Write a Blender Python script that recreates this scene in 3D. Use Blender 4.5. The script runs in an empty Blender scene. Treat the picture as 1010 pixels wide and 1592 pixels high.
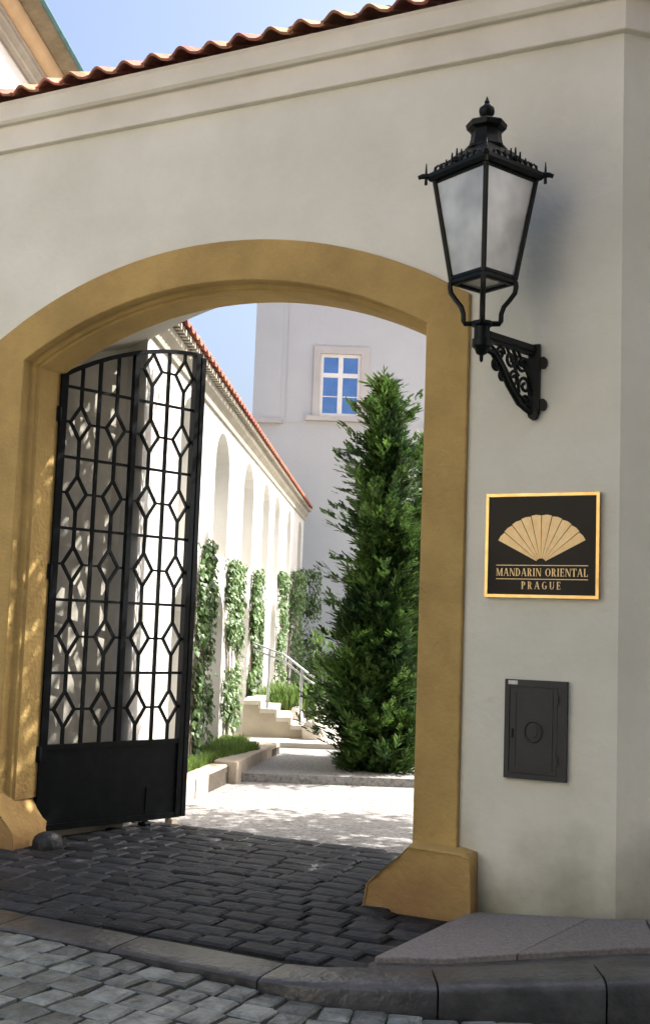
import bpy, math, random
from math import sin, cos, pi, radians as R, sqrt, atan2
from mathutils import Vector, Matrix, noise

# ------------------------------------------------------------------ camera, sky, sun, exposure
scn = bpy.context.scene
COL = scn.collection
CAM = Vector((0.0, -6.515, 1.6))
YAW, PITCH, ROLL = 26.7, 5.8, 2.06
cd = bpy.data.cameras.new('camera')
cam = bpy.data.objects.new('camera', cd); COL.objects.link(cam)
cd.sensor_fit = 'VERTICAL'; cd.sensor_height = 36.0; cd.lens = 36.0 * 1800.0 / 1592.0
cd.clip_start = 0.05; cd.clip_end = 2000
cam.matrix_world = Matrix.Translation(CAM) @ (Matrix.Rotation(R(YAW), 4, 'Z') @ Matrix.Rotation(R(90 + PITCH), 4, 'X') @ Matrix.Rotation(R(ROLL), 4, 'Z'))
scn.camera = cam
scn.render.resolution_x, scn.render.resolution_y = 649, 1024

SUN_EL, SUN_AZ = 46.0, 47.0            # azimuth measured clockwise from +Y
w = bpy.data.worlds.new('World'); scn.world = w; w.use_nodes = True
nt = w.node_tree; nt.nodes.clear()
sky = nt.nodes.new('ShaderNodeTexSky'); sky.sky_type = 'NISHITA'; sky.sun_disc = False
sky.sun_elevation = R(SUN_EL); sky.sun_rotation = R(SUN_AZ)
sky.air_density = 1.0; sky.dust_density = 8.0; sky.ozone_density = 3.0
bg = nt.nodes.new('ShaderNodeBackground'); bg.inputs['Strength'].default_value = 0.108
wo = nt.nodes.new('ShaderNodeOutputWorld')
nt.links.new(sky.outputs[0], bg.inputs[0]); nt.links.new(bg.outputs[0], wo.inputs[0])

sd = bpy.data.lights.new('sun', 'SUN'); sd.energy = 4.2; sd.angle = R(0.53); sd.color = (1.0, 0.95, 0.87)
sun = bpy.data.objects.new('sun', sd); COL.objects.link(sun)
S = Vector((sin(R(SUN_AZ)) * cos(R(SUN_EL)), cos(R(SUN_AZ)) * cos(R(SUN_EL)), sin(R(SUN_EL))))
sun.rotation_euler = S.to_track_quat('Z', 'Y').to_euler(); sun.location = (6, 8, 14)

scn.view_settings.view_transform = 'Standard'; scn.view_settings.look = 'None'
scn.view_settings.gamma = 1.0; scn.view_settings.use_curve_mapping = False
scn.view_settings.exposure = 1.65

random.seed(7)
rnd = random.uniform

# ------------------------------------------------------------------ materials
def mat(name, col, rough=0.8, col2=None, scale=4.0, detail=6.0, bump=0.0, bscale=None, metal=0.0, spec=0.5,
        island=0.0, trans=0.0, stain=None, objvar=0.0, contrast=(0.35, 0.65)):
    m = bpy.data.materials.new(name); m.use_nodes = True
    n = m.node_tree.nodes; l = m.node_tree.links
    b = n['Principled BSDF']; out = n['Material Output']
    b.inputs['Roughness'].default_value = rough; b.inputs['Metallic'].default_value = metal
    b.inputs['Specular IOR Level'].default_value = spec
    tc = n.new('ShaderNodeTexCoord'); geo = n.new('ShaderNodeNewGeometry')
    src = geo.outputs['Position']
    rgb = n.new('ShaderNodeRGB'); rgb.outputs[0].default_value = (*col, 1); cur = rgb.outputs[0]
    if col2 is not None:
        ns = n.new('ShaderNodeTexNoise'); ns.inputs['Scale'].default_value = scale; ns.inputs['Detail'].default_value = detail
        ns.inputs['Roughness'].default_value = 0.62
        l.new(src, ns.inputs['Vector'])
        mr = n.new('ShaderNodeMapRange'); mr.inputs[1].default_value = contrast[0]; mr.inputs[2].default_value = contrast[1]
        l.new(ns.outputs[0], mr.inputs[0])
        mx = n.new('ShaderNodeMixRGB'); l.new(mr.outputs[0], mx.inputs[0]); l.new(cur, mx.inputs[1]); mx.inputs[2].default_value = (*col2, 1)
        cur = mx.outputs[0]
    if stain:                                   # (colour, z0, z1, amount, scale): damp and dirt rising unevenly from the ground
        sc, z0, z1, amt, ssc = stain
        sp = n.new('ShaderNodeSeparateXYZ'); l.new(src, sp.inputs[0])
        ns = n.new('ShaderNodeTexNoise'); ns.inputs['Scale'].default_value = ssc; ns.inputs['Detail'].default_value = 7; l.new(src, ns.inputs['Vector'])
        ma = n.new('ShaderNodeMath'); ma.operation = 'MULTIPLY_ADD'; ma.inputs[1].default_value = 1.3 * (z1 - z0); l.new(ns.outputs[0], ma.inputs[0])
        ng = n.new('ShaderNodeMath'); ng.operation = 'MULTIPLY'; ng.inputs[1].default_value = -1; l.new(sp.outputs[2], ng.inputs[0]); l.new(ng.outputs[0], ma.inputs[2])
        mr = n.new('ShaderNodeMapRange'); mr.inputs[1].default_value = z0; mr.inputs[2].default_value = z1; mr.inputs[3].default_value = 0; mr.inputs[4].default_value = amt
        l.new(ma.outputs[0], mr.inputs[0])
        mx = n.new('ShaderNodeMixRGB'); l.new(mr.outputs[0], mx.inputs[0]); l.new(cur, mx.inputs[1]); mx.inputs[2].default_value = (*sc, 1)
        cur = mx.outputs[0]
    if island or objvar:
        hv = n.new('ShaderNodeHueSaturation'); l.new(cur, hv.inputs['Color'])
        mr = n.new('ShaderNodeMapRange'); v = island or objvar
        mr.inputs[3].default_value = 1 - v; mr.inputs[4].default_value = 1 + v
        if island: l.new(geo.outputs['Random Per Island'], mr.inputs[0])
        else:
            oi = n.new('ShaderNodeObjectInfo'); l.new(oi.outputs['Random'], mr.inputs[0])
        l.new(mr.outputs[0], hv.inputs['Value'])
        mr2 = n.new('ShaderNodeMapRange'); mr2.inputs[3].default_value = 0.485; mr2.inputs[4].default_value = 0.515
        wn = n.new('ShaderNodeTexWhiteNoise'); wn.noise_dimensions = '1D'
        l.new((geo.outputs['Random Per Island'] if island else oi.outputs['Random']), wn.inputs['W']); l.new(wn.outputs['Value'], mr2.inputs[0])
        l.new(mr2.outputs[0], hv.inputs['Hue'])
        cur = hv.outputs[0]
    l.new(cur, b.inputs['Base Color'])
    if bump:
        nb = n.new('ShaderNodeTexNoise'); nb.inputs['Scale'].default_value = bscale or scale * 8; nb.inputs['Detail'].default_value = 5; l.new(src, nb.inputs['Vector'])
        bp = n.new('ShaderNodeBump'); bp.inputs['Strength'].default_value = 1.0; bp.inputs['Distance'].default_value = bump
        l.new(nb.outputs[0], bp.inputs['Height']); l.new(bp.outputs[0], b.inputs['Normal'])
    if trans:
        tr = n.new('ShaderNodeBsdfTranslucent'); l.new(cur, tr.inputs[0])
        ms = n.new('ShaderNodeMixShader'); ms.inputs[0].default_value = trans
        l.new(b.outputs[0], ms.inputs[1]); l.new(tr.outputs[0], ms.inputs[2]); l.new(ms.outputs[0], out.inputs[0])
    return m

M = {}
M['plaster'] = mat('cream_plaster', (0.80, 0.785, 0.685), 0.93, (0.67, 0.66, 0.56), 0.8, 9, 0.007, 15, spec=0.2,
                   stain=((0.17, 0.17, 0.10), -0.05, 0.80, 0.95, 2.2))
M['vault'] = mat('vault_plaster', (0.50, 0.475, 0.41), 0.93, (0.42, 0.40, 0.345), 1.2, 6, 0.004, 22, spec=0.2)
M['cornice'] = mat('cornice_plaster', (0.79, 0.755, 0.65), 0.92, (0.70, 0.665, 0.56), 1.6, 6, 0.003, 26, spec=0.2)
M['stone'] = mat('ochre_sandstone', (0.53, 0.365, 0.135), 0.92, (0.39, 0.265, 0.10), 2.0, 10, 0.010, 30, spec=0.2,
                 stain=((0.24, 0.12, 0.06), -0.05, 0.55, 0.8, 3.5))
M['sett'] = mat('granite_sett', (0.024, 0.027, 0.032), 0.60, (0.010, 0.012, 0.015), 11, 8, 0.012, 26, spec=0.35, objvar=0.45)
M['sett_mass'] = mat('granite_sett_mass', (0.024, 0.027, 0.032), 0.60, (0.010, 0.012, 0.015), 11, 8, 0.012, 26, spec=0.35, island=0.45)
M['street_sett'] = mat('street_sett', (0.20, 0.225, 0.215), 0.36, (0.075, 0.087, 0.085), 10, 8, 0.012, 24, objvar=0.45)
M['street_sett_mass'] = mat('street_sett_mass', (0.20, 0.225, 0.215), 0.36, (0.075, 0.087, 0.085), 10, 8, 0.012, 24, island=0.45)
M['joint'] = mat('joint_dirt', (0.020, 0.019, 0.017), 0.95, (0.032, 0.030, 0.024), 12, 5, 0.01, 60)
M['far_street'] = mat('far_street', (0.22, 0.213, 0.195), 0.85, (0.14, 0.137, 0.13), 6, 8, 0.01, 18)
M['slab'] = mat('granite_slab', (0.25, 0.23, 0.22), 0.8, (0.15, 0.138, 0.132), 60, 4, 0.003, 120, objvar=0.12)
M['kerb'] = mat('worn_kerb_granite', (0.075, 0.077, 0.08), 0.34, (0.034, 0.036, 0.038), 7, 8, 0.010, 22, objvar=0.15)
M['gravel'] = mat('pale_gravel', (0.29, 0.285, 0.28), 0.95, (0.11, 0.105, 0.10), 26, 8, 0.02, 38, contrast=(0.45, 0.72))
M['white'] = mat('white_limewash', (0.60, 0.59, 0.56), 0.92, (0.53, 0.52, 0.49), 0.8, 6, 0.004, 20, spec=0.2)
M['back'] = mat('pale_grey_render', (0.51, 0.53, 0.535), 0.92, (0.46, 0.48, 0.485), 0.5, 6, 0.003, 14, spec=0.2)
M['backtrim'] = mat('facade_trim', (0.52, 0.505, 0.48), 0.9, (0.46, 0.445, 0.42), 1.2, 5, spec=0.2)
M['tile'] = mat('terracotta_tile', (0.42, 0.19, 0.11), 0.8, (0.26, 0.09, 0.05), 9, 6, 0.003, 60, objvar=0.25)
M['tile_mass'] = mat('terracotta_tile_mass', (0.40, 0.12, 0.075), 0.8, (0.28, 0.085, 0.05), 9, 6, 0.003, 60, island=0.25)
M['iron'] = mat('black_iron', (0.004, 0.0055, 0.007), 0.42, (0.007, 0.009, 0.011), 14, 5, 0.001, 80, spec=0.1)
M['lampiron'] = mat('dark_green_iron', (0.003, 0.005, 0.0045), 0.42, (0.005, 0.008, 0.007), 18, 5, 0.0015, 90, spec=0.18)
M['brass'] = mat('polished_brass', (0.78, 0.52, 0.22), 0.28, (0.62, 0.40, 0.15), 20, 4, metal=1.0)
M['gilt'] = mat('gilded_leaf', (0.92, 0.68, 0.36), 0.45, (0.85, 0.58, 0.26), 22, 4, metal=0.25)
M['lacquer'] = mat('black_lacquer', (0.004, 0.004, 0.0035), 0.14, (0.006, 0.005, 0.005), 5, 4, spec=0.14)
M['cabinet'] = mat('charcoal_painted_steel', (0.022, 0.022, 0.023), 0.55, (0.030, 0.029, 0.028), 7, 6, 0.001, 90)
M['sticker'] = mat('sticker', (0.75, 0.74, 0.70), 0.6, (0.6, 0.6, 0.56), 50, 3)
M['bark'] = mat('bark', (0.07, 0.05, 0.035), 0.95, (0.12, 0.09, 0.06), 14, 6, 0.02, 40)
M['thuja'] = mat('dark_conifer_sprays', (0.085, 0.155, 0.03), 0.55, (0.018, 0.045, 0.016), 2.0, 4, island=0.7, trans=0.32, spec=0.3)
M['thuja2'] = mat('light_conifer_sprays', (0.12, 0.20, 0.045), 0.6, (0.07, 0.13, 0.03), 3.0, 4, island=0.45, trans=0.25, spec=0.3)
M['leaf'] = mat('broad_leaf', (0.06, 0.12, 0.025), 0.5, (0.04, 0.085, 0.02), 3, 4, island=0.4, trans=0.3)
M['ivy'] = mat('ivy_leaf', (0.115, 0.19, 0.06), 0.5, (0.07, 0.13, 0.045), 4, 4, island=0.5, trans=0.25)
M['grass'] = mat('grass_blade', (0.16, 0.26, 0.05), 0.6, (0.12, 0.20, 0.04), 5, 4, island=0.35, trans=0.3)
M['soil'] = mat('soil', (0.07, 0.055, 0.04), 0.95, (0.045, 0.035, 0.026), 12, 6, 0.01, 40)
M['kerbstone'] = mat('pale_sandstone_kerb', (0.47, 0.40, 0.32), 0.9, (0.37, 0.31, 0.25), 5, 6, 0.005, 40)
M['step'] = mat('pale_stone_step', (0.56, 0.52, 0.46), 0.9, (0.46, 0.42, 0.36), 5, 6, 0.004, 40)
M['stepside'] = mat('ochre_grey_stair_side', (0.43, 0.38, 0.30), 0.92, (0.35, 0.31, 0.25), 2.5, 6, 0.004, 30)
M['steel'] = mat('grey_handrail_steel', (0.42, 0.44, 0.46), 0.35, (0.34, 0.35, 0.37), 9, 3, metal=0.8)
M['winframe'] = mat('white_window_paint', (0.80, 0.79, 0.75), 0.5, (0.75, 0.74, 0.70), 5, 3)
M['pane'] = mat('sky_reflecting_pane', (0.26, 0.40, 0.66), 0.06, (0.20, 0.32, 0.56), 3, 3, metal=0.92)
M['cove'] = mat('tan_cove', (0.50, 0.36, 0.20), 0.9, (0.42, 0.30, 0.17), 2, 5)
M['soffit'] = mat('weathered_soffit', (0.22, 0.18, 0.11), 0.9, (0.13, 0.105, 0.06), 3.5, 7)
M['greytrim'] = mat('grey_moulding', (0.34, 0.315, 0.26), 0.9, (0.27, 0.25, 0.20), 3, 5)
M['copper'] = mat('green_copper', (0.03, 0.10, 0.10), 0.5, (0.02, 0.055, 0.06), 5, 6, metal=0.2)
M['opal'] = mat('opal_lamp', (0.86, 0.86, 0.80), 0.5, (0.82, 0.82, 0.76), 9, 3)

def glassmat():
    m = bpy.data.materials.new('frosted_lantern_glass'); m.use_nodes = True
    n = m.node_tree.nodes; l = m.node_tree.links; n.clear()
    o = n.new('ShaderNodeOutputMaterial'); tr = n.new('ShaderNodeBsdfTransparent'); tl = n.new('ShaderNodeBsdfTranslucent')
    df = n.new('ShaderNodeBsdfDiffuse'); gl = n.new('ShaderNodeBsdfGlossy'); gl.inputs['Roughness'].default_value = 0.12
    tr.inputs[0].default_value = (0.97, 0.98, 0.95, 1); tl.inputs[0].default_value = (0.95, 0.96, 0.90, 1); df.inputs[0].default_value = (0.95, 0.955, 0.90, 1)
    ns = n.new('ShaderNodeTexNoise'); ns.inputs['Scale'].default_value = 5; geo = n.new('ShaderNodeNewGeometry'); l.new(geo.outputs['Position'], ns.inputs['Vector'])
    mr = n.new('ShaderNodeMapRange'); mr.inputs[1].default_value = 0.3; mr.inputs[2].default_value = 0.7; mr.inputs[3].default_value = 0.5; mr.inputs[4].default_value = 0.9; l.new(ns.outputs[0], mr.inputs[0])
    m1 = n.new('ShaderNodeMixShader'); m1.inputs[0].default_value = 0.68; l.new(tl.outputs[0], m1.inputs[1]); l.new(df.outputs[0], m1.inputs[2])
    m2 = n.new('ShaderNodeMixShader'); l.new(mr.outputs[0], m2.inputs[0]); l.new(tr.outputs[0], m2.inputs[1]); l.new(m1.outputs[0], m2.inputs[2])
    fr = n.new('ShaderNodeFresnel'); fr.inputs[0].default_value = 2.1
    m3 = n.new('ShaderNodeMixShader'); l.new(fr.outputs[0], m3.inputs[0]); l.new(m2.outputs[0], m3.inputs[1]); l.new(gl.outputs[0], m3.inputs[2])
    l.new(m3.outputs[0], o.inputs[0]); return m
M['glass'] = glassmat()

# ------------------------------------------------------------------ mesh helpers
def frame(o, sdir, ndir=None):
    """local x = along sdir (horizontal), local y = ndir, local z = up"""
    s = Vector((sdir[0], sdir[1], 0)).normalized()
    n = Vector((ndir[0], ndir[1], 0)).normalized() if ndir is not None else Vector((-s.y, s.x, 0))
    return Matrix(((s.x, n.x, 0, o[0]), (s.y, n.y, 0, o[1]), (0, 0, 1, o[2] if len(o) > 2 else 0), (0, 0, 0, 1)))
ID = Matrix.Identity(4)

class MB:
    def __init__(s, M4=ID): s.v = []; s.f = []; s.m = M4
    def add(s, vs, fs):
        b = len(s.v); s.v += [s.m @ Vector(p) for p in vs]; s.f += [[b + i for i in f] for f in fs]; return s
    def box(s, x0, x1, y0, y1, z0, z1, bev=0.0):
        if bev:
            e = bev; 
            prof = [(x0 + e, y0), (x1 - e, y0), (x1, y0 + e), (x1, y1 - e), (x1 - e, y1), (x0 + e, y1), (x0, y1 - e), (x0, y0 + e)]
            inn = [(x0 + e, y0 + e), (x1 - e, y0 + e), (x1 - e, y0 + e), (x1 - e, y1 - e), (x1 - e, y1 - e), (x0 + e, y1 - e), (x0 + e, y1 - e), (x0 + e, y0 + e)]
            vs = [(*p, z0) for p in prof] + [(*p, z1 - e) for p in prof] + [(inn[0][0], inn[0][1], z1), (inn[1][0], inn[1][1], z1), (inn[3][0], inn[3][1], z1), (inn[5][0], inn[5][1], z1)]
            fs = [[i, (i + 1) % 8, 8 + (i + 1) % 8, 8 + i] for i in range(8)] + [list(range(7, -1, -1))]
            fs += [[8, 9, 17, 16], [9, 10, 17], [10, 11, 18, 17], [11, 12, 18], [12, 13, 19, 18], [13, 14, 19], [14, 15, 16, 19], [15, 8, 16], [16, 17, 18, 19]]
            return s.add(vs, fs)
        vs = [(x0, y0, z0), (x1, y0, z0), (x1, y1, z0), (x0, y1, z0), (x0, y0, z1), (x1, y0, z1), (x1, y1, z1), (x0, y1, z1)]
        return s.add(vs, [[0, 3, 2, 1], [4, 5, 6, 7], [0, 1, 5, 4], [1, 2, 6, 5], [2, 3, 7, 6], [3, 0, 4, 7]])
    def prism(s, poly, y0, y1):
        """polygon in local (x,z) extruded along local y"""
        n = len(poly); vs = [(p[0], y0, p[1]) for p in poly] + [(p[0], y1, p[1]) for p in poly]
        return s.add(vs, [list(range(n)), list(range(2 * n - 1, n - 1, -1))] + [[i, i + n, (i + 1) % n + n, (i + 1) % n] for i in range(n)])
    def prism_z(s, poly, z0, z1):
        n = len(poly); g = lambda z, i: z[i] if isinstance(z, (list, tuple)) else z
        vs = [(poly[i][0], poly[i][1], g(z0, i)) for i in range(n)] + [(poly[i][0], poly[i][1], g(z1, i)) for i in range(n)]
        return s.add(vs, [list(range(n - 1, -1, -1)), list(range(n, 2 * n))] + [[i, (i + 1) % n, (i + 1) % n + n, i + n] for i in range(n)])
    def sweep_x(s, prof, x0, x1):
        """closed profile in local (y,z) extruded along local x"""
        n = len(prof); vs = [(x0, p[0], p[1]) for p in prof] + [(x1, p[0], p[1]) for p in prof]
        return s.add(vs, [list(range(n - 1, -1, -1)), list(range(n, 2 * n))] + [[i, (i + 1) % n, (i + 1) % n + n, i + n] for i in range(n)])
    def rings(s, loops, cap=True, close=True):
        n = len(loops[0]); vs = [p for L in loops for p in L]; fs = []
        for k in range(len(loops) - 1):
            for i in range(n if close else n - 1):
                fs.append([k * n + i, k * n + (i + 1) % n, (k + 1) * n + (i + 1) % n, (k + 1) * n + i])
        if cap: fs += [list(range(n - 1, -1, -1)), list(range((len(loops) - 1) * n, len(loops) * n))]
        return s.add(vs, fs)
    def lathe(s, prof, c=(0, 0), n=12, ph=0.0):
        return s.rings([[(c[0] + r * cos(ph + 2 * pi * i / n), c[1] + r * sin(ph + 2 * pi * i / n), z) for i in range(n)] for r, z in prof])
    def tube(s, path, r, n=6, r1=None):
        P = [Vector(p) for p in path]; loops = []; up = None
        for i, p in enumerate(P):
            t = (P[min(i + 1, len(P) - 1)] - P[max(i - 1, 0)]).normalized()
            if up is None: up = Vector((0, 0, 1)) if abs(t.z) < 0.9 else Vector((1, 0, 0))
            a = t.cross(up).normalized(); b = a.cross(t).normalized(); up = b
            rr = r if r1 is None else r + (r1 - r) * i / (len(P) - 1)
            loops.append([tuple(p + (a * cos(2 * pi * k / n + pi / n) + b * sin(2 * pi * k / n + pi / n)) * rr) for k in range(n)])
        return s.rings(loops)
    def bar(s, a, b, wd): return s.tube([a, b], wd * 0.7071, 4)
    def mesh(s, name, m, smooth=False):
        me = bpy.data.meshes.new(name); me.from_pydata([tuple(v) for v in s.v], [], s.f); me.update()
        me.materials.append(M[m] if isinstance(m, str) else m)
        if smooth:
            for p in me.polygons: p.use_smooth = True
            try: me.set_sharp_from_angle(angle=R(40))
            except Exception: pass
        return me
    def build(s, name, m, parent=None, smooth=False, fix=True):
        me = s.mesh(name, m, smooth)
        if fix:
            import bmesh
            bm = bmesh.new(); bm.from_mesh(me); bmesh.ops.recalc_face_normals(bm, faces=bm.faces[:]); bm.to_mesh(me); bm.free()
        return link(name, me, parent)

def link(name, me, parent=None, Mx=None):
    o = bpy.data.objects.new(name, me); COL.objects.link(o)
    if parent is not None:
        o.parent = parent
        o.matrix_parent_inverse = parent.matrix_basis.inverted() if Mx is None else Matrix.Identity(4)
    if Mx is not None: o.matrix_basis = Mx
    return o
def tag(o, label, cat=None, group=None, kind=None):
    if label: o['label'] = label
    if cat: o['category'] = cat
    if group: o['group'] = group
    if kind: o['kind'] = kind
    return o
def thing(name, loc, label, cat, group=None):
    o = bpy.data.objects.new(name, None); COL.objects.link(o); o.location = loc; o.empty_display_size = 0.2
    return tag(o, label, cat, group)
def structure(o): o['kind'] = 'structure'; return o

# ------------------------------------------------------------------ ground, street, kerb, pavement
A_C = R(23.0)                                   # courtyard axis, left of +Y
DC = Vector((-sin(A_C), cos(A_C), 0)); NC = Vector((cos(A_C), sin(A_C), 0))   # along courtyard, and out of its left wall
FR = Vector((cos(R(26.7)), sin(R(26.7)), 0)); FD = Vector((-sin(R(26.7)), cos(R(26.7)), 0))

g = MB(); g.add([(-300, -300, -0.14), (300, -300, -0.14), (300, 300, -0.14), (-300, 300, -0.14)], [[0, 1, 2, 3]])
structure(g.build('ground', 'far_street'))

def wall_x(y): return -8.51 + (8.19 - y) * math.tan(A_C)      # x of the courtyard's left wall face at a given y

# courtyard floor: gravel sheet with two low steps across
cf = MB()
def band(y_pts, z):
    cf.add([(p[0], p[1], z) for p in y_pts], [list(range(len(y_pts)))])
c1 = [Vector((-6.55, 4.0, 0)), Vector((6, 10.3, 0))]; c2 = [Vector((-7.9, 6.35, 0)), Vector((6, 13.3, 0))]
st = structure(MB().add([(-7, 1.25, -0.012), (3, 1.25, -0.012), (8, 4, -0.012), (8, 11.4, -0.012), (6, 10.31, -0.012), (-6.6, 3.99, -0.012), (-7.6, 3.6, -0.012)], [list(range(7))]).build('courtyard_ground', 'gravel'))
structure(MB().prism_z([(-7.3, 3.64), (8, 11.32), (8, 14.4), (-8.9, 5.87)], -0.13, 0.075).build('courtyard_terrace', 'gravel'))
structure(MB().prism_z([(-8.9, 5.90), (8, 14.43), (8, 34), (-24, 34), (-22, 18)], -0.13, 0.14).build('upper_terrace', 'step'))

# kerb path and levels
KP = [(-12.0, -1.60), (-5.6, -1.63), (-3.84, -1.68), (-2.42, -1.70), (-1.98, -1.56), (-1.5, -1.30), (-0.98, -1.03), (1.2, 0.08), (5, 2.0)]
def kz(x):                                       # kerb top height
    return max(0.0, min(0.11, (x + 2.7) * 0.06))
base = MB()
base.add([(-14, 1.6, -0.022), (-14, -1.5, -0.022), (-2.1, -1.55, -0.022), (-2.1, 1.6, -0.022)], [[0, 1, 2, 3]])
passage = structure(base.build('passage_paving', 'joint'))
sb = MB(); sb.add([(-14, -1.55, -0.045), (-14, -9, -0.045), (-3.7, -9, -0.045), (6, -9, -0.115), (6, 2.4, -0.115), (1.2, 0.0, -0.115), (-0.98, -1.1, -0.115), (-1.7, -1.5, -0.108), (-2.4, -1.62, -0.082), (-3.7, -1.6, -0.045)], [[0, 1, 2, 9], [2, 3, 4, 5, 6, 7, 8, 9]])
street = structure(sb.build('street', 'joint'))

def sett_mesh(name, lx, ly, h, m, seed):
    rs = random.Random(seed); q = lambda a: rs.uniform(-a, a)
    e = min(lx, ly) * 0.10
    o = [(-lx/2 + q(.008), -ly/2 + q(.008)), (lx/2 + q(.008), -ly/2 + q(.008)), (lx/2 + q(.008), ly/2 + q(.008)), (-lx/2 + q(.008), ly/2 + q(.008))]
    vs = [(x, y, -h) for x, y in o] + [(x, y, -0.010) for x, y in o] + [(x * (1 - 2 * e / lx), y * (1 - 2 * e / ly), q(.003)) for x, y in o] + [(0, 0, 0.006 + q(.003))]
    fs = []
    for k in (0, 4):
        fs += [[k + i, k + (i + 1) % 4, k + 4 + (i + 1) % 4, k + 4 + i] for i in range(4)]
    fs += [[8 + i, 8 + (i + 1) % 4, 12] for i in range(4)]
    b = MB(); b.add(vs, fs); return b.mesh(name, m)
def lay(rows, par, mesh_key, mass_key, size, nmax, focus, name='sett'):
    vars_ = [sett_mesh(name, size[0] - .014, size[1] - .014, 0.06, mesh_key, k) for k in range(8)]
    rows.sort(key=lambda r: (r[0] - focus[0]) ** 2 + (r[1] - focus[1]) ** 2)
    mass = MB()
    for i, (x, y, z, a, sx, sy) in enumerate(rows):
        Mx = Matrix.Translation((x, y, z + rnd(-.005, .005))) @ Matrix.Rotation(a + rnd(-.035, .035), 4, 'Z') @ Matrix.Rotation(rnd(-.022, .022), 4, 'X') @ Matrix.Rotation(rnd(-.022, .022), 4, 'Y') @ Matrix.Diagonal((sx, sy, 1, 1))
        me = vars_[i % 8]
        if i < nmax: link(name, me, par, Mx)
        else:
            mass.m = Mx; mass.add([v.co for v in me.vertices], [list(p.vertices) for p in me.polygons])
    if mass.v:
        mass.m = ID; o = mass.build(name + '_mass', mass_key, par, fix=False); o['kind'] = 'stuff'

rows = []; ry = -1.34; k = 0
while ry < 1.5:
    d = rnd(0.15, 0.19); x = -7.3 + rnd(0, .2)
    while x < -2.2:
        wd = rnd(0.18, 0.32)
        cx, cy = x + wd / 2, ry + d / 2
        slab_zone = cx > -2.35 and cy < 0.0
        inwall = (cx < -5.62 or cx > -2.80) and cy > -0.16
        if not slab_zone and not inwall: rows.append((cx, cy, 0.0, 0.0, wd / 0.25, d / 0.17))
        x += wd
    ry += d
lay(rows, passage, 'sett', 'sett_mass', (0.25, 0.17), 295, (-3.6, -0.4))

def kerb_y(x):
    for a, b in zip(KP, KP[1:]):
        if a[0] <= x <= b[0]: return a[1] + (b[1] - a[1]) * (x - a[0]) / (b[0] - a[0])
    return 0
def offs(P, dist):
    out = []
    for i, p in enumerate(P):
        a = Vector(P[max(i - 1, 0)]); b = Vector(P[min(i + 1, len(P) - 1)]); t = (b - a).normalized()
        out.append((p[0] - t.y * dist, p[1] + t.x * dist))
    return out
def dense(P, n):
    out = []
    L = [0]
    for a, b in zip(P, P[1:]): L.append(L[-1] + (Vector(b) - Vector(a)).length)
    for i in range(n + 1):
        t = L[-1] * i / n
        for k in range(len(P) - 1):
            if t <= L[k + 1] + 1e-9:
                f = (t - L[k]) / (L[k + 1] - L[k]); out.append((P[k][0] + (P[k+1][0] - P[k][0]) * f, P[k][1] + (P[k+1][1] - P[k][1]) * f)); break
    return out
KD = dense(KP, 190); KB = offs(KD, 0.27)
rows = []; dist = 0.01
while dist < 3.2:
    d = rnd(0.165, 0.215); pth = offs(KD, -(dist + d / 2)); L = [0]
    for a, c in zip(pth, pth[1:]): L.append(L[-1] + (Vector(c) - Vector(a)).length)
    x = rnd(4.0, 4.2); k = 0
    while x < L[-1] - 4.5:
        wd = rnd(0.135, 0.205); m_ = x + wd / 2
        while L[k + 1] < m_: k += 1
        f = (m_ - L[k]) / (L[k + 1] - L[k]); A_, B_ = Vector(pth[k]), Vector(pth[k + 1]); p = A_.lerp(B_, f); t = B_ - A_
        if -7.5 < p.x < 2.5: rows.append((p.x, p.y, -0.010 - max(0, min(.08, (p.x + 3.8) * .036)), atan2(t.y, t.x), wd / 0.17, d / 0.19))
        x += wd
    dist += d
lay(rows, street, 'street_sett', 'street_sett_mass', (0.17, 0.19), 290, (-2.6, -2.0))

# kerb stones, each its own stone
kerb = thing('street_kerb', (-2.4, -1.5, -0.1), 'worn dark granite kerb curving from the gateway apron round the pavement corner', 'kerb')
i = 0
while i < len(KD) - 4:
    n = min(random.choice((8, 9, 10)), len(KD) - 1 - i); b = MB(); loops = []
    for j in range(i, i + n + 1):
        f = KD[j]; bk = KB[j]; t = Vector((bk[0] - f[0], bk[1] - f[1])).normalized(); z = kz(f[0]); q = min(1, .3 + z * 9); e = 0.004 if j in (i, i + n) else 0
        pt = lambda d, zz: (f[0] + t.x * d, f[1] + t.y * d, zz)
        loops.append([pt(0.004, -0.14), pt(0.0, z - 0.05 * q - e), pt(0.008, z - 0.026 * q - e), pt(0.03, z - 0.008 * q - e), pt(0.06, z - e), pt(0.25, z + 0.006 - e), pt(0.268, z - 0.004 - e), pt(0.272, -0.14)])
    # shrink the ends a little so that joints show
    for sgn, L0, L1 in ((1, 0, 1), (-1, -1, -2)):
        loops[L0] = [tuple(Vector(a).lerp(Vector(c), 0.05)) for a, c in zip(loops[L0], loops[L1])]
    b.rings(loops); b.build('kerb_stone', 'kerb', kerb, smooth=True); i += n

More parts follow.
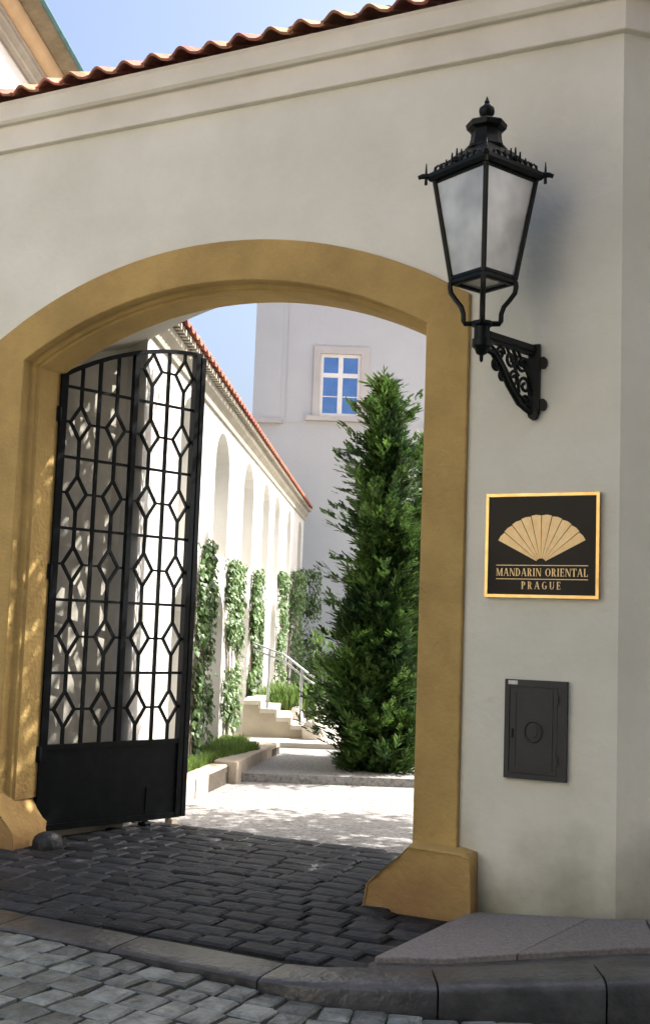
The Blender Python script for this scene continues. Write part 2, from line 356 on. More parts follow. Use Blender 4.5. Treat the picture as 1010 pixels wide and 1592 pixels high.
# pavement at the corner: bedding sheet plus large slabs
def pz(x, y): return max(0.0, min(0.09, (x + 2.35) * 0.085))
pav_l = [(-2.30, 0.05), (-2.36, -1.42), (-1.95, -1.28), (-1.4, -0.98), (-1.2912, -0.925), (-1.2912, 0.05)]
pav_r = [(-1.2912, -0.925), (-0.9, -0.73), (1.1, 0.30), (5, 2.3), (5, 6.2), (-1.2912, 0.4)]
b = MB()
for pp in (pav_l, pav_r): b.prism_z(pp, -0.12, [pz(*p) - 0.004 for p in pp])
pav = structure(b.build('pavement', 'kerb'))
def slab(poly):
    c = Vector((sum(p[0] for p in poly) / len(poly), sum(p[1] for p in poly) / len(poly)))
    inn = [tuple(Vector(p).lerp(c, 0.012)) for p in poly]
    b = MB(); n = len(poly); H = 0.026
    lo = [(p[0], p[1], pz(*p) - .03) for p in poly]; up = [(p[0], p[1], pz(*p) + H - .006) for p in poly]; tp = [(p[0], p[1], pz(*p) + H) for p in inn]
    b.rings([lo, up, tp]); b.build('slab', 'slab', pav)
slab([(-2.235, -0.05), (-2.33, -1.17), (-1.99, -1.10), (-1.70, -0.92), (-1.56, -0.05)])
slab([(-1.55, -0.05), (-1.69, -0.915), (-1.27, -0.66), (-1.10, -0.53), (-1.28, 0.02), (-1.40, -0.03)])
slab([(-1.27, 0.03), (-1.09, -0.525), (-0.1, 0.02), (-0.44, 0.60)])
slab([(-0.43, 0.61), (-0.09, 0.025), (0.9, 0.56), (0.56, 1.24)])

# ------------------------------------------------------------------ gate wall
XC = -4.2; TH = 1.15; XR = -1.43; XL = -11.0; ZT = 5.14
gw = thing('gate_wall', (XC, 0, 0), 'tall cream plastered wall with an ochre arched gateway and tiled coping', 'wall')
NA = 28
def section(half, spring, crown, y, xc=XC, z0=-0.12):
    rise = crown - spring; r = (half * half + rise * rise) / (2 * rise); cz = crown - r; a = math.asin(half / r)
    pts = [(xc - half, y, z0), (xc - half, y, spring * 0.5)]
    for i in range(NA + 1):
        t = -a + 2 * a * i / NA; pts.append((xc + r * sin(t), y, cz + r * cos(t)))
    pts += [(xc + half, y, spring * 0.5), (xc + half, y, z0)]
    return pts
F0 = section(1.70, 3.60, 4.03, 0.0); F1 = section(1.70, 3.60, 4.03, 0.30)
F2 = section(1.61, 3.58, 4.02, 0.30); F3 = section(1.42, 3.87, 4.20, TH)
b = MB()
def face_with_hole(b, sec, x0, x1, zt, y):
    n = len(sec)
    b.add(sec + [(p[0], y, zt) for p in sec], [[i, i + 1, i + 1 + n, i + n] for i in range(1, n - 2)])
    s0, s1 = sec[0], sec[-1]
    b.add([(x0, y, s0[2]), s0, sec[1], (s0[0], y, zt), (x0, y, zt)], [[0, 1, 2, 3, 4]])
    b.add([s1, (x1, y, s1[2]), (x1, y, zt), (s1[0], y, zt), sec[-2]], [[0, 1, 2, 3, 4]])
face_with_hole(b, F0, XL, XR, ZT + .36, 0.0)
b.build('wall_face', 'plaster', gw, fix=False)
b = MB(); face_with_hole(b, F3, XL, 3.0, ZT + .36, TH); b.build('rear_face', 'white', gw, fix=False)
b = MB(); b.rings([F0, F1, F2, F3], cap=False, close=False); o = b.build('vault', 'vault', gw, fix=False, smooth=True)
b = MB(); b.add([(XL, 0.001, ZT + .3), (3.0, 0.001, ZT + .3), (3.0, TH - .001, ZT + .3), (XL, TH - .001, ZT + .3)], [[0, 1, 2, 3]]); b.build('wall_core', 'plaster', gw, fix=False)
# side wall turning away at the corner
SG = R(42.0); SD = Vector((cos(SG), sin(SG), 0))
Fs = frame((XR, 0.0, 0), SD)                     # local y points inwards (behind the face)
b = MB(Fs); b.add([(0, 0, -.12), (7, 0, -.12), (7, 0, ZT + .36), (0, 0, ZT + .36)], [[0, 1, 2, 3]]); b.add([(7, 0, -.12), (7, 0.6, -.12), (7, .6, ZT + .36), (7, 0, ZT + .36)], [[0, 1, 2, 3]])
b.add([(0.9, .6, ZT + .36), (7, .6, ZT + .36), (7, .6, -.12), (.9, .6, -.12)], [[0, 1, 2, 3]])
b.build('side_wall', 'plaster', gw, fix=False)
# cornice: stacked profile swept along the front, round the corner and along the side
def corner_sweep(prof, name, m):
    """prof: list of (projection, z); path front -> corner -> side, mitred"""
    mit = SG / 2; b = MB(); loops = []
    for (px, py, dx, dy) in ((XL, 0, 0, -1), (XR, 0, math.tan(mit), -1), (XR + SD.x * 7, SD.y * 7, SD.y, -SD.x)):
        loops.append([(px + dx * d, py + dy * d, z) for d, z in prof])
    b.rings(loops); return b.build(name, m, gw)
corner_sweep([(-0.02, ZT), (0.040, ZT + .004), (0.046, ZT + .010), (0.046, ZT + .185), (0.055, ZT + .193), (-0.02, ZT + .193)], 'fascia_band', 'cornice')
corner_sweep([(-0.02, ZT + .195), (0.085, ZT + .197), (0.105, ZT + .215), (0.112, ZT + .33), (0.125, ZT + .352), (-0.02, ZT + .362)], 'upper_band', 'cornice')

# pantiles on the coping
def pantile(L=0.42, W=0.265, th=0.018):
    prof = []
    for i in range(13):
        t = i / 12; x = (t - .5) * W
        z = 0.052 * (0.5 - 0.5 * cos(2 * pi * min(1, t * 1.35))) if t < .74 else -0.006 * sin((t - .74) / .26 * pi)
        prof.append((x, z))
    lo = [(x, 0, z) for x, z in prof]; loops = []
    ring = prof + [(x, z - th) for x, z in reversed(prof)]
    b = MB(); b.rings([[(x, 0, z) for x, z in ring], [(x, L, z) for x, z in ring]])
    return b.mesh('roof_tile', 'tile', smooth=True)
import bmesh as _bm
def fixn(me):
    bm = _bm.new(); bm.from_mesh(me); _bm.ops.recalc_face_normals(bm, faces=bm.faces[:]); bm.to_mesh(me); bm.free(); return me
TM = fixn(pantile())
SL = R(24)
x = XR - 0.12; idx = 0
while x > -9.2:
    for r in range(2):
        yy = -0.17 + r * 0.33 * cos(SL); zz = ZT + .385 + r * 0.33 * sin(SL) + r * 0.016
        Mx = Matrix.Translation((x - XC + rnd(-.006, .006), yy + rnd(-.012, .012), zz + rnd(-.005, .005))) @ Matrix.Rotation(SL + rnd(-.015, .015), 4, 'X') @ Matrix.Rotation(rnd(-.02, .02), 4, 'Z')
        link('roof_tile', TM, gw, Mx)
    x -= 0.238
b = MB(); rz = ZT + .36
b.prism_z([(XL, 0.0), (XR, 0.0), (XR + .5, TH), (XL, TH)], ZT + .30, ZT + .37); b.build('roof_deck', 'tile_mass', gw)
b = MB()
ridge = [(XL, .1), (3, .1), (3, .62), (XL, .62)]
b.add([(XL, .35, rz + .22), (XR, .35, rz + .22), (XR, .66, rz + .36), (XL, .66, rz + .36), (XL, TH + .15, rz + .05), (XR + .4, TH + .15, rz + .05)], [[0, 1, 2, 3], [3, 2, 5, 4]])
b.build('roof_slope', 'tile_mass', gw, fix=False)
b = MB(Fs); b.add([(0.1, -.16, rz + .0), (7, -.16, rz + .0), (7, .5, rz + .3), (.6, .5, rz + .3)], [[0, 1, 2, 3]]); b.add([(0.6, .5, rz + .3), (7, .5, rz + .3), (7, .9, rz + .1), (.9, .9, rz + .1)], [[0, 1, 2, 3]])
b.build('side_roof', 'tile_mass', gw, fix=False)

# ochre stone surround: one moulded section carried round the opening
HALF, SPR, CRN = 1.59, 3.50, 3.925
prof = [(-.275, .06), (-.275, -.022), (-.268, -.030), (-.004, -.030), (0.002, -.024), (0.002, .050), (0.012, .062), (0.030, .070), (0.034, .078), (0.034, .095), (0.050, .11), (0.050, .37), (-.10, .37)]
rise = CRN - SPR; RR = (HALF * HALF + rise * rise) / (2 * rise); CZ = CRN - RR; AA = math.asin(HALF / RR)
loops = []
def sta(px, pz_, nx, nz): return [(px + nx * n_, y_, pz_ + nz * n_) for n_, y_ in prof]
ZB = 0.30
sr = thing('gateway_surround', (XC, 0, 0), 'ochre sandstone arched surround framing the gateway opening', 'door frame')
for z in (ZB, 1.2, 2.2, 3.0): loops.append(sta(XC - HALF, z, 1, 0))
# mitre at the springing, then round the segmental arch
for i in range(NA + 1):
    t = -AA + 2 * AA * i / NA
    if i in (0, NA):
        s_ = -1 if i == 0 else 1
        nx, nz = (-sin(t), -cos(t)); hx = -s_; v = Vector((nx + hx, nz)); v = v / (1 + (nx * hx)); loops.append(sta(XC + RR * sin(t), CZ + RR * cos(t), v.x, v.y))
    else: loops.append(sta(XC + RR * sin(t), CZ + RR * cos(t), -sin(t), -cos(t)))
for z in (3.0, 2.2, 1.2, ZB): loops.append(sta(XC + HALF, z, -1, 0))
nl = NA // 2 + 4
loopsL = [L for L in loops]
b = MB(); b.rings(loopsL); b.build('arch_moulding', 'stone', sr, smooth=True)
# guard stones at the feet: sloping in to the opening
def guard(sg, name='guard_stone'):
    b = MB(); X = lambda u: XC + sg * u
    # front face outline (u distance from centre, z); wall-side edge is upright, opening side slopes
    def ring(y, din, zt):
        return [(X(1.985), y, -.08), (X(1.985), y, zt), (X(1.60 - din * .1), y, zt + .03), (X(1.56 - din * .15), y, zt * .92), (X(1.36 - din * .25), y, .12), (X(1.33 - din * .25), y, -.08)]
    loops = [ring(-.02, .1, .34), ring(-.075, 0.0, .345), ring(-.085, .0, .35), ring(-.05, .1, .36), ring(.10, .0, .37), ring(.36, -.3, .36)]
    loops = [ring(-.115, .1, .33), ring(-.125, .05, .345), ring(.05, -.1, .38), ring(.40, -.45, .40)]
    b.rings(loops); o = b.build(name, 'stone', sr)
    bm = _bm.new(); bm.from_mesh(o.data); _bm.ops.subdivide_edges(bm, edges=bm.edges[:], cuts=4, use_grid_fill=True); _bm.ops.triangulate(bm, faces=[f for f in bm.faces if len(f.verts) > 4])
    _bm.ops.smooth_vert(bm, verts=bm.verts[:], factor=.35, use_axis_x=True, use_axis_y=True, use_axis_z=True)
    for v in bm.verts:
        q = v.co * 5.0; v.co += Vector((noise.noise(q), noise.noise(q + Vector((9, 0, 0))), noise.noise(q + Vector((0, 9, 0))))) * .012
    bm.to_mesh(o.data); bm.free()
    for p in o.data.polygons: p.use_smooth = True
    return o
guard(1); guard(-1)

# ------------------------------------------------------------------ iron gate leaf, open inwards
H0 = Vector((-5.74, 0.37, 0)); H1 = Vector((-5.31, 1.62, 0)); LL = (H1 - H0).length
Fg = frame(H0, H1 - H0)
gate = thing('iron_gate', H0, 'black iron gate leaf with diamond lattice, swung open against the courtyard wall', 'gate')
def ztop(u): return 3.47 + 0.40 * (1 - (1 - u / LL) ** 2.0)
PZ = 0.66
b = MB(Fg); b.box(-.03, .03, -.03, .03, .05, ztop(0)); b.build('hinge_stile', 'iron', gate)
b = MB(Fg); b.box(LL - .075, LL - .028, -.03, .03, .05, ztop(LL) + .0); b.box(LL - .020, LL + .022, -.036, .036, .05, ztop(LL) - .02); b.build('meeting_stile', 'iron', gate)
b = MB(Fg); b.box(LL / 2 - .022, LL / 2 + .022, -.022, .022, PZ, ztop(LL / 2) - .01); b.build('middle_stile', 'iron', gate)
b = MB(Fg); b.tube([(u, 0, ztop(u)) for u in [LL * i / 10 for i in range(11)]], .024, 4); b.build('top_rail', 'iron', gate)
kp = MB(Fg); kp.box(.03, LL - .03, -.012, .012, .06, PZ); o = kp.build('kick_plate', 'iron', gate)
b = MB(Fg); b.box(.03, LL - .03, -.024, .024, PZ - .02, PZ + .014); b.build('plate_rail', 'iron', o)
b = MB(Fg); b.box(.03, LL - .03, -.026, .026, .045, .09); b.build('bottom_rail', 'iron', o)
rails = [PZ + (3.39 - PZ) * (i / 5.0) for i in range(1, 6)]
rails = [1.205, 1.755, 2.30, 2.845, 3.39]
for z in rails:
    b = MB(Fg); b.box(.02, LL - .03, -.009, .009, z - .011, z + .011); b.build('rail', 'iron', gate)
lev = [PZ] + rails
hw, hh = 0.088, 0.135
cols = [LL * (k + .5) / 4 for k in range(4)]
cols[0] += .005; cols[3] -= .012
for u in (LL * .25, LL * .75 - .006):
    b = MB(Fg); b.box(u - .013, u + .013, -.011, .011, PZ, ztop(u)); b.build('bar', 'iron', gate)
for ci, u in enumerate(cols):
    nrow = 6 if ci >= 2 else 5
    for r in range(nrow):
        z0 = lev[r]; z1 = lev[r + 1] if r < 5 else ztop(u); zc = (z0 + z1) / 2
        if r == 5: zc = z0 + .27
        b = MB(Fg)
        for a, c in (((u, zc + hh), (u + hw, zc)), ((u + hw, zc), (u, zc - hh)), ((u, zc - hh), (u - hw, zc)), ((u - hw, zc), (u, zc + hh))):
            b.bar((a[0], 0, a[1]), (c[0], 0, c[1]), .021)
        b.build('diamond', 'iron', gate)
        for za, zb in ((z0, zc - hh + .01), (zc + hh - .01, z1)): MB(Fg).box(u - .012, u + .012, -.010, .010, za, zb).build('bar', 'iron', gate)
        x0 = 0.02 if ci == 0 else (cols[ci - 1] + u) / 2; x1 = LL - .05 if ci == 3 else (cols[ci + 1] + u) / 2
        for xa, xb in ((x0, u - hw + .008), (u + hw - .008, x1)): MB(Fg).box(xa, xb, -.008, .008, zc - .009, zc + .009).build('tie_bar', 'iron', gate)
    if nrow == 5:
        b = MB(Fg); b.box(u - .012, u + .012, -.010, .010, lev[5], ztop(u)); b.build('bar', 'iron', gate)
for z in (.55, 1.9, 3.1):
    b = MB(Fg); b.lathe([(.03, z), (.034, z + .02), (.034, z + .1), (.03, z + .12)], (-.03, 0), 10); b.build('hinge', 'iron', gate, smooth=True)
b = MB(Fg); b.box(.93, 1.0, -.05, .05, -.012, .035, .012); b.box(.955, .985, -.02, .02, .03, .30); b.build('drop_bolt', 'iron', gate)
b = MB(Fg); b.box(LL * .90, LL * .955, -.05, .04, -.02, .045, .01); o = b.build('gate_stop', 'kerbstone'); tag(o, 'small pale stone block under the free end of the iron gate', 'gate stop')

# ------------------------------------------------------------------ plaque
def strokes_glyph(ch):
    """returns (advance, list of polygons) in units of cap height; roman capitals with thick and thin strokes"""
    T, t, S_, h = .17, .06, .055, 1.0
    P = []
    def v(x, wd=T, z0=0, z1=1): P.append([(x, z0), (x + wd, z0), (x + wd, z1), (x, z1)])
    def hb(x0, x1, z, wd=t): P.append([(x0, z), (x1, z), (x1, z + wd), (x0, z + wd)])
    def dg(xa, za, xb, zb, wd): P.append([(xa, za), (xa + wd, za), (xb + wd, zb), (xb, zb)])
    def ser(x, wd, z): hb(x - .05, x + wd + .05, z - (0 if z == 0 else S_), S_)
    def arc(cx, cz, rx, rz, a0, a1, wd, n=12):
        for i in range(n):
            q = []
            for a, rr in ((a0 + (a1 - a0) * i / n, 0), (a0 + (a1 - a0) * (i + 1) / n, 0)):
                pass
            aa, ab = R(a0 + (a1 - a0) * i / n), R(a0 + (a1 - a0) * (i + 1) / n)
            wa, wb = t + (wd - t) * abs(cos(aa)) ** 1.2, t + (wd - t) * abs(cos(ab)) ** 1.2
            P.append([(cx + rx * cos(aa), cz + rz * sin(aa)), (cx + rx * cos(ab), cz + rz * sin(ab)), (cx + (rx - wb) * cos(ab), cz + (rz - t) * sin(ab)), (cx + (rx - wa) * cos(aa), cz + (rz - t) * sin(aa))])
    if ch == 'I': v(.05); ser(.05, T, 0); ser(.05, T, 1); return .32, P
    if ch == 'M': v(.04, t); v(.72); dg(.06, 1, .36, .02, T * .9); dg(.40, .02, .72, 1, t); ser(.04, t, 0); ser(.72, T, 0); hb(0, .2, 1 - S_, S_); hb(.72, .94, 1 - S_, S_); return .98, P
    if ch == 'N': v(.05, t); v(.66, t); dg(.06, 1, .56, 0, T * .95); ser(.05, t, 0); ser(.66, t, 1); hb(0, .2, 1 - S_, S_); return .78, P
    if ch == 'A': dg(.03, 0, .31, 1, t); dg(.56, 0, .31, 1, T); hb(.16, .58, .33); ser(.03, t, 0); ser(.56, T, 0); return .80, P
    if ch == 'D': v(.05); arc(.22, .5, .46, .5, -90, 90, T); hb(0, .25, 1 - t); hb(0, .25, 0); return .76, P
    if ch == 'R': v(.05); arc(.22, .73, .34, .27, -90, 90, T); dg(.46, 0, .26, .48, T); ser(.05, T, 0); hb(0, .24, 1 - t); hb(.44, .70, 0, S_); return .72, P
    if ch == 'P': v(.05); arc(.22, .72, .35, .28, -90, 90, T); ser(.05, T, 0); hb(0, .24, 1 - t); return .64, P
    if ch == 'O': arc(.40, .5, .38, .5, 0, 360, T, 24); return .82, P
    if ch == 'G': arc(.40, .5, .38, .5, 50, 310, T, 18); v(.56, T * .9, .08, .42); hb(.46, .78, .40, S_); return .82, P
    if ch == 'E': v(.05); hb(0, .56, 0); hb(0, .54, 1 - t); hb(.2, .44, .49); v(.51, t, 0, .25); v(.49, t, .78, 1); v(.42, t * .9, .38, .64); return .64, P
    if ch == 'T': v(.27); hb(.0, .70, 1 - t); ser(.27, T, 0); v(0, t, .75, 1); v(.65, t, .75, 1); return .73, P
    if ch == 'L': v(.05); ser(.05, T, 1); hb(0, .56, 0); v(.51, t, 0, .27); return .62, P
    if ch == 'U': v(.06, T, .3); v(.60, t, .3); arc(.36, .34, .30, .34, 180, 360, T * .8); ser(.06, T, 1); ser(.60, t, 1); return .76, P
    return .38, P
def textline(s, x0, x1, z, h, par, name, y=-0.0):
    adv = [strokes_glyph(c) for c in s]; tot = sum(a for a, _ in adv); gap = ((x1 - x0) / h - tot * .0) ; 
    cw_ = .88; nat = tot * h * cw_; ex = (x1 - x0 - nat) / max(1, len(s) - 1); x = x0
    for (a, polys), c in zip(adv, s):
        if polys:
            b = MB(Fp); k = 0
            for p in polys:
                k += 1; b.prism([(x + q[0] * h * cw_, z + q[1] * h) for q in p], y - .0025 - .00004 * k, y + .001)
            b.build(name, 'gilt', par)
        x += a * h * cw_ + ex
PC = Vector((-1.866, 0, 2.126))
Fp = frame(PC, (1, 0), (0, 1))
pl = thing('wall_plaque', PC, 'square black plaque with brass frame and gilt fan, on the cream wall', 'sign')
HW, HH = .333, .302
b = MB(Fp); b.box(-HW, HW, -.028, .0, -HH, HH); b.build('back_plate', 'brass', pl)
FB = .017
for x0, x1, z0, z1 in ((-HW, HW, HH - FB, HH), (-HW, HW, -HH, -HH + FB), (-HW, -HW + FB, -HH + FB, HH - FB), (HW - FB, HW, -HH + FB, HH - FB)):
    b = MB(Fp); b.box(x0, x1, -.038, -.029, z0, z1); b.build('frame_strip', 'brass', pl)
b = MB(Fp); b.box(-HW + FB + .001, HW - FB - .001, -.032, -.0285, -HH + FB + .001, HH - FB - .001); pan = b.build('black_panel', 'lacquer', pl)
yf = -.0325
fc = (0.0, -0.105)
for k in range(10):                              # ten blades of the fan
    a0 = R(152 - 124 * k / 10.0) ; a1 = R(152 - 124 * (k + 1) / 10.0)
    r0, r1 = .030, .282
    ss = lambda a, r: (fc[0] + r * cos(a) * 1.03, fc[1] + r * sin(a) * 1.0)
    gp = .0085
    pts = [ss(a0 - gp * 2.2, r0), ss(a0 - gp, r1 * (1.0 if k < 5 else .985)), ss((a0 + a1) / 2, r1 * 1.004), ss(a1 + gp, r1 * (.985 if k < 5 else 1.0)), ss(a1 + gp * 2.2, r0)]
    b = MB(Fp); b.prism(pts, yf - .003, yf + .0005); b.build('fan_blade', 'gilt', pl)
for z in (-.118, -.197):
    b = MB(Fp); b.box(-.265, .272, yf - .0015, yf + .0005, z, z + .0045); b.build('rule', 'gilt', pl)
textline('MANDARIN ORIENTAL', -.263, .272, -.178, .045, pl, 'letter', yf)
textline('PRAGUE', -.112, .118, -.252, .043, pl, 'letter', yf)

# ------------------------------------------------------------------ meter cabinet
BC = Vector((-1.884, 0, 1.078)); Fb = frame(BC, (1, 0), (0, 1))
mc = thing('meter_cabinet', BC, 'dark grey steel meter cabinet with panelled door, low on the cream wall', 'cabinet')
b = MB(Fb); b.box(-.180, .180, -.022, .0, -.278, .278, 0); b.build('housing', 'cabinet', mc)
for x0, x1, z0, z1 in ((-.180, .180, .240, .278), (-.180, .180, -.278, -.248), (-.180, -.152, -.248, .240), (.128, .180, -.248, .240)):
    b = MB(Fb); b.box(x0, x1, -.034, -.0225, z0, z1); b.build('frame_strip', 'cabinet', mc)
b = MB(Fb); b.box(-.149, .125, -.030, -.0225, -.245, .237); door = b.build('door', 'cabinet', mc)
b = MB(Fb)
for x0, x1, z0, z1 in ((-.125, .10, .205, .217), (-.125, .10, -.225, -.213), (-.125, -.113, -.213, .205), (.088, .10, -.213, .205)): b.box(x0, x1, -.034, -.0305, z0, z1)
b.build('door_moulding', 'cabinet', door)
b = MB(Fb); n = 22
b.rings([[(-.012 + .058 * cos(2*pi*i/n), -.034, -.01 + .066 * sin(2*pi*i/n)) for i in range(n)], [(-.012 + .05 * cos(2*pi*i/n), -.037, -.01 + .058 * sin(2*pi*i/n)) for i in range(n)], [(-.012 + .042 * cos(2*pi*i/n), -.032, -.01 + .05 * sin(2*pi*i/n)) for i in range(n)]], cap=False)
b.prism([(-.035, -.03), (-.012, -.045), (.011, -.03), (.011, .02), (-.012, .03), (-.035, .02)], -.036, -.030)
b.build('emblem', 'cabinet', door)
for z in (-.19, .15):
    b = MB(Fb); b.box(.112, .134, -.042, -.0345, z, z + .05); b.build('hinge', 'cabinet', mc)
b = MB(Fb); b.lathe([(.012, -.05), (.012, .0)], (-.137, -.034), 10); b.build('lock', 'cabinet', mc)
b = MB(Fb); b.box(-.160, -.105, -.0355, -.0342, .250, .272); b.build('sticker', 'sticker', mc)

# ------------------------------------------------------------------ wall lantern
PW = Vector((-1.93, 0, 0)); AX = Vector((-2.10, -.47, 0)); ad = (AX - PW); LA = ad.length; ad.normalize()
lan = thing('wall_lantern', (PW.x, -.02, 3.1), 'black iron lantern with pale glass on a scrolled wall bracket beside the arch', 'lantern')
PH = atan2(-.94, .335)
def sq(r, z, ph=PH): return [(AX.x + r * cos(ph + k * pi / 2), AX.y + r * sin(ph + k * pi / 2), z) for k in range(4)]
def corner(k, r, z): return sq(r, z)[k % 4]
b = MB(); b.rings([sq(.245, 4.165), sq(.315, 4.165), sq(.335, 4.185), sq(.335, 4.205), sq(.30, 4.222), sq(.255, 4.245), sq(.20, 4.295), sq(.15, 4.335), sq(.125, 4.345)], cap=True); b.build('roof', 'lampiron', lan)
b = MB(); b.lathe([(.115, 4.34), (.12, 4.352), (.10, 4.36), (.088, 4.41), (.085, 4.452), (.112, 4.466), (.118, 4.492), (.112, 4.50), (.045, 4.512), (.036, 4.52)], AX, 8, PH); b.build('chimney', 'lampiron', lan)
b = MB(); b.lathe([(.036, 4.518), (.026, 4.535), (.030, 4.545), (.042, 4.556), (.046, 4.575), (.042, 4.594), (.026, 4.604), (.022, 4.612), (.012, 4.622), (.016, 4.63), (.010, 4.642), (.002, 4.664)], AX, 12); b.build('finial', 'lampiron', lan, smooth=True)
# eave cresting: pickets and scrolls on every side, horns on the corners
for k in range(4):
    A = Vector(corner(k, .322, 4.205)); B = Vector(corner(k + 1, .322, 4.205)); b = MB()
    for t, hgt in ((.12, .03), (.22, .035), (.32, .045), (.42, .07), (.5, .085), (.58, .07), (.68, .045), (.78, .035), (.88, .03)):
        p = A.lerp(B, t); b.tube([p, p + Vector((0, 0, hgt * .7)), p + Vector((0, 0, hgt))], .009, 5, .004)
    for t in (.17, .27, .37, .63, .73, .83):
        p = A.lerp(B, t); u = (B - A).normalized()
        b.tube([p + u * (.018 * cos(a)) + Vector((0, 0, .008 + .022 * sin(a))) for a in [pi * i / 6 for i in range(7)]], .006, 5)
    p = A.lerp(B, .5); b.lathe([(.004, p.z), (.02, p.z + .012), (.02, p.z + .03), (.004, p.z + .045)], (p.x, p.y), 8)
    b.build('cresting', 'lampiron', lan)
    c = Vector(corner(k, .335, 4.195)); o2 = Vector((cos(PH + k * pi / 2), sin(PH + k * pi / 2), 0)); b = MB()
    b.tube([c - o2 * .05, c + o2 * .02 + Vector((0, 0, .0)), c + o2 * .045 + Vector((0, 0, -.008))], .02, 6, .012)
    b.tube([c + o2 * .0 + Vector((0, 0, -.05)), c + Vector((0, 0, .03)), c + Vector((0, 0, .075))], .010, 6, .003)
    b.build('corner_horn', 'lampiron', lan)
for k in range(4):
    a, c = Vector(corner(k, .285, 4.17)), Vector(corner(k, .178, 3.585)); b = MB(); b.tube([a, c], .0155, 6); b.build('corner_bar', 'lampiron', lan)
    A0, A1 = Vector(corner(k, .278, 4.165)), Vector(corner(k + 1, .278, 4.165)); B0, B1 = Vector(corner(k, .172, 3.605)), Vector(corner(k + 1, .172, 3.605))
    nrm = (A1 - A0).cross(B0 - A0).normalized() * .002
    b = MB(); b.add([A0 + nrm, A1 + nrm, B1 + nrm, B0 + nrm, A0 - nrm, A1 - nrm, B1 - nrm, B0 - nrm], [[0, 1, 2, 3], [7, 6, 5, 4], [0, 4, 5, 1], [1, 5, 6, 2], [2, 6, 7, 3], [3, 7, 4, 0]])
    b.build('glass_pane', 'glass', lan)
    for r, z in ((.278, 4.158), (.176, 3.60)): MB().tube([corner(k, r, z), corner(k + 1, r, z)], .012, 4).build('pane_rail', 'lampiron', lan)
b = MB(); b.rings([sq(.178, 3.60), sq(.186, 3.585), sq(.186, 3.566), sq(.174, 3.556), sq(.145, 3.556), sq(.145, 3.60)], cap=False); b.build('base_ring', 'lampiron', lan)
b = MB(); b.rings([sq(.150, 3.572), sq(.150, 3.576)]); b.build('base_glass', 'glass', lan)
for k in range(4):
    prof_ = [(.180, 3.575), (.184, 3.545), (.178, 3.51), (.150, 3.47), (.118, 3.43), (.105, 3.39), (.104, 3.35), (.095, 3.335), (.06, 3.335), (.0, 3.335)]
    b = MB(); b.tube([(AX.x + r * cos(PH + k*pi/2), AX.y + r * sin(PH + k*pi/2), z) for r, z in prof_], .0155, 6); b.build('yoke_arm', 'lampiron', lan, smooth=True)
b = MB(); b.lathe([(.012, 4.16), (.045, 4.14), (.10, 4.11), (.125, 4.085), (.12, 4.08), (.02, 4.10)], AX, 14); b.build('reflector', 'opal', lan, smooth=True)
b = MB(); b.rings([sq(.235, 4.152), sq(.235, 4.158)]); b.build('added_bounce_plate', 'opal', lan)  # white plate added under the lantern roof to brighten the dim panes
b = MB(); b.lathe([(.02, 4.09), (.038, 4.06), (.05, 3.98), (.045, 3.88), (.02, 3.83), (.004, 3.825)], AX, 14); b.build('bulb', 'opal', lan, smooth=True)
b = MB(); b.lathe([(.06, 3.345), (.062, 3.325), (.045, 3.315), (.045, 3.25), (.055, 3.245), (.055, 3.205), (.04, 3.19), (.03, 3.165), (.012, 3.155), (.010, 3.125), (.002, 3.115)], AX, 12); b.build('socket', 'lampiron', lan, smooth=True)
Fl = frame((AX.x, AX.y, 0), PW - AX)             # local x runs from the lantern axis to the wall
b = MB(Fl); b.box(.0, LA - .02, -.024, .024, 3.262, 3.30); b.box(.03, LA - .02, -.016, .016, 3.242, 3.262); b.build('bracket_arm', 'lampiron', lan)
Fw = frame((PW.x, 0, 0), (1, 0), (0, 1))
b = MB(Fw); b.box(-.035, .035, -.03, -.0005, 2.90, 3.31)
b.prism([(.03 * cos(2*pi*i/10) , 2.895 + .035 * sin(2*pi*i/10)) for i in range(10)], -.045, -.002)
b.build('wall_bar', 'lampiron', lan)
for z in (2.95, 3.20):
    for sx in (-.052, .052): MB(Fw).prism([(sx + .026 * cos(2*pi*i/10), z + .036 * sin(2*pi*i/10)) for i in range(10)], -.022, -.0008).build('fixing_lug', 'lampiron', lan)
b = MB(Fl); b.tube([(.02, 0, 3.20), (.10, 0, 3.19), (.17, 0, 3.13), (.25, 0, 3.03), (.35, 0, 2.94), (LA - .035, 0, 2.90)], .019, 6); b.build('brace', 'lampiron', lan, smooth=True)
def spiral(cx, cz, r, a0, turns, n=20, sg=1): return [(cx + r * (1 - .78 * i / n) * cos(a0 + sg * 2*pi*turns*i/n), 0, cz + r * (1 - .78 * i / n) * sin(a0 + sg * 2*pi*turns*i/n)) for i in range(n + 1)]
for args in ((.17, 3.20, .042, 0, 1.3, 20, 1), (.265, 3.185, .055, 1.2, 1.4, 20, -1), (.375, 3.18, .058, 2.5, 1.4, 20, 1), (.30, 3.075, .05, .5, 1.4, 20, 1), (.40, 3.05, .055, 3.5, 1.3, 20, -1), (.405, 2.96, .036, 0, 1.3, 20, 1), (.135, 3.125, .036, 2, 1.4, 20, 1), (.185, 3.075, .034, 1, 1.4, 20, -1)):
    b = MB(Fl); b.tube(spiral(*args), .0105, 5); b.build('scroll', 'lampiron', lan, smooth=True)
for pth in ([(.06, 0, 3.24), (.14, 0, 3.20), (.22, 0, 3.12), (.33, 0, 3.0), (.46, 0, 2.93)], [(.23, 0, 3.24), (.32, 0, 3.12), (.35, 0, 3.0)], [(.33, 0, 3.245), (.43, 0, 3.12), (.47, 0, 3.0)]):
    b = MB(Fl); b.tube(pth, .010, 5); b.build('scroll_rib', 'lampiron', lan, smooth=True)

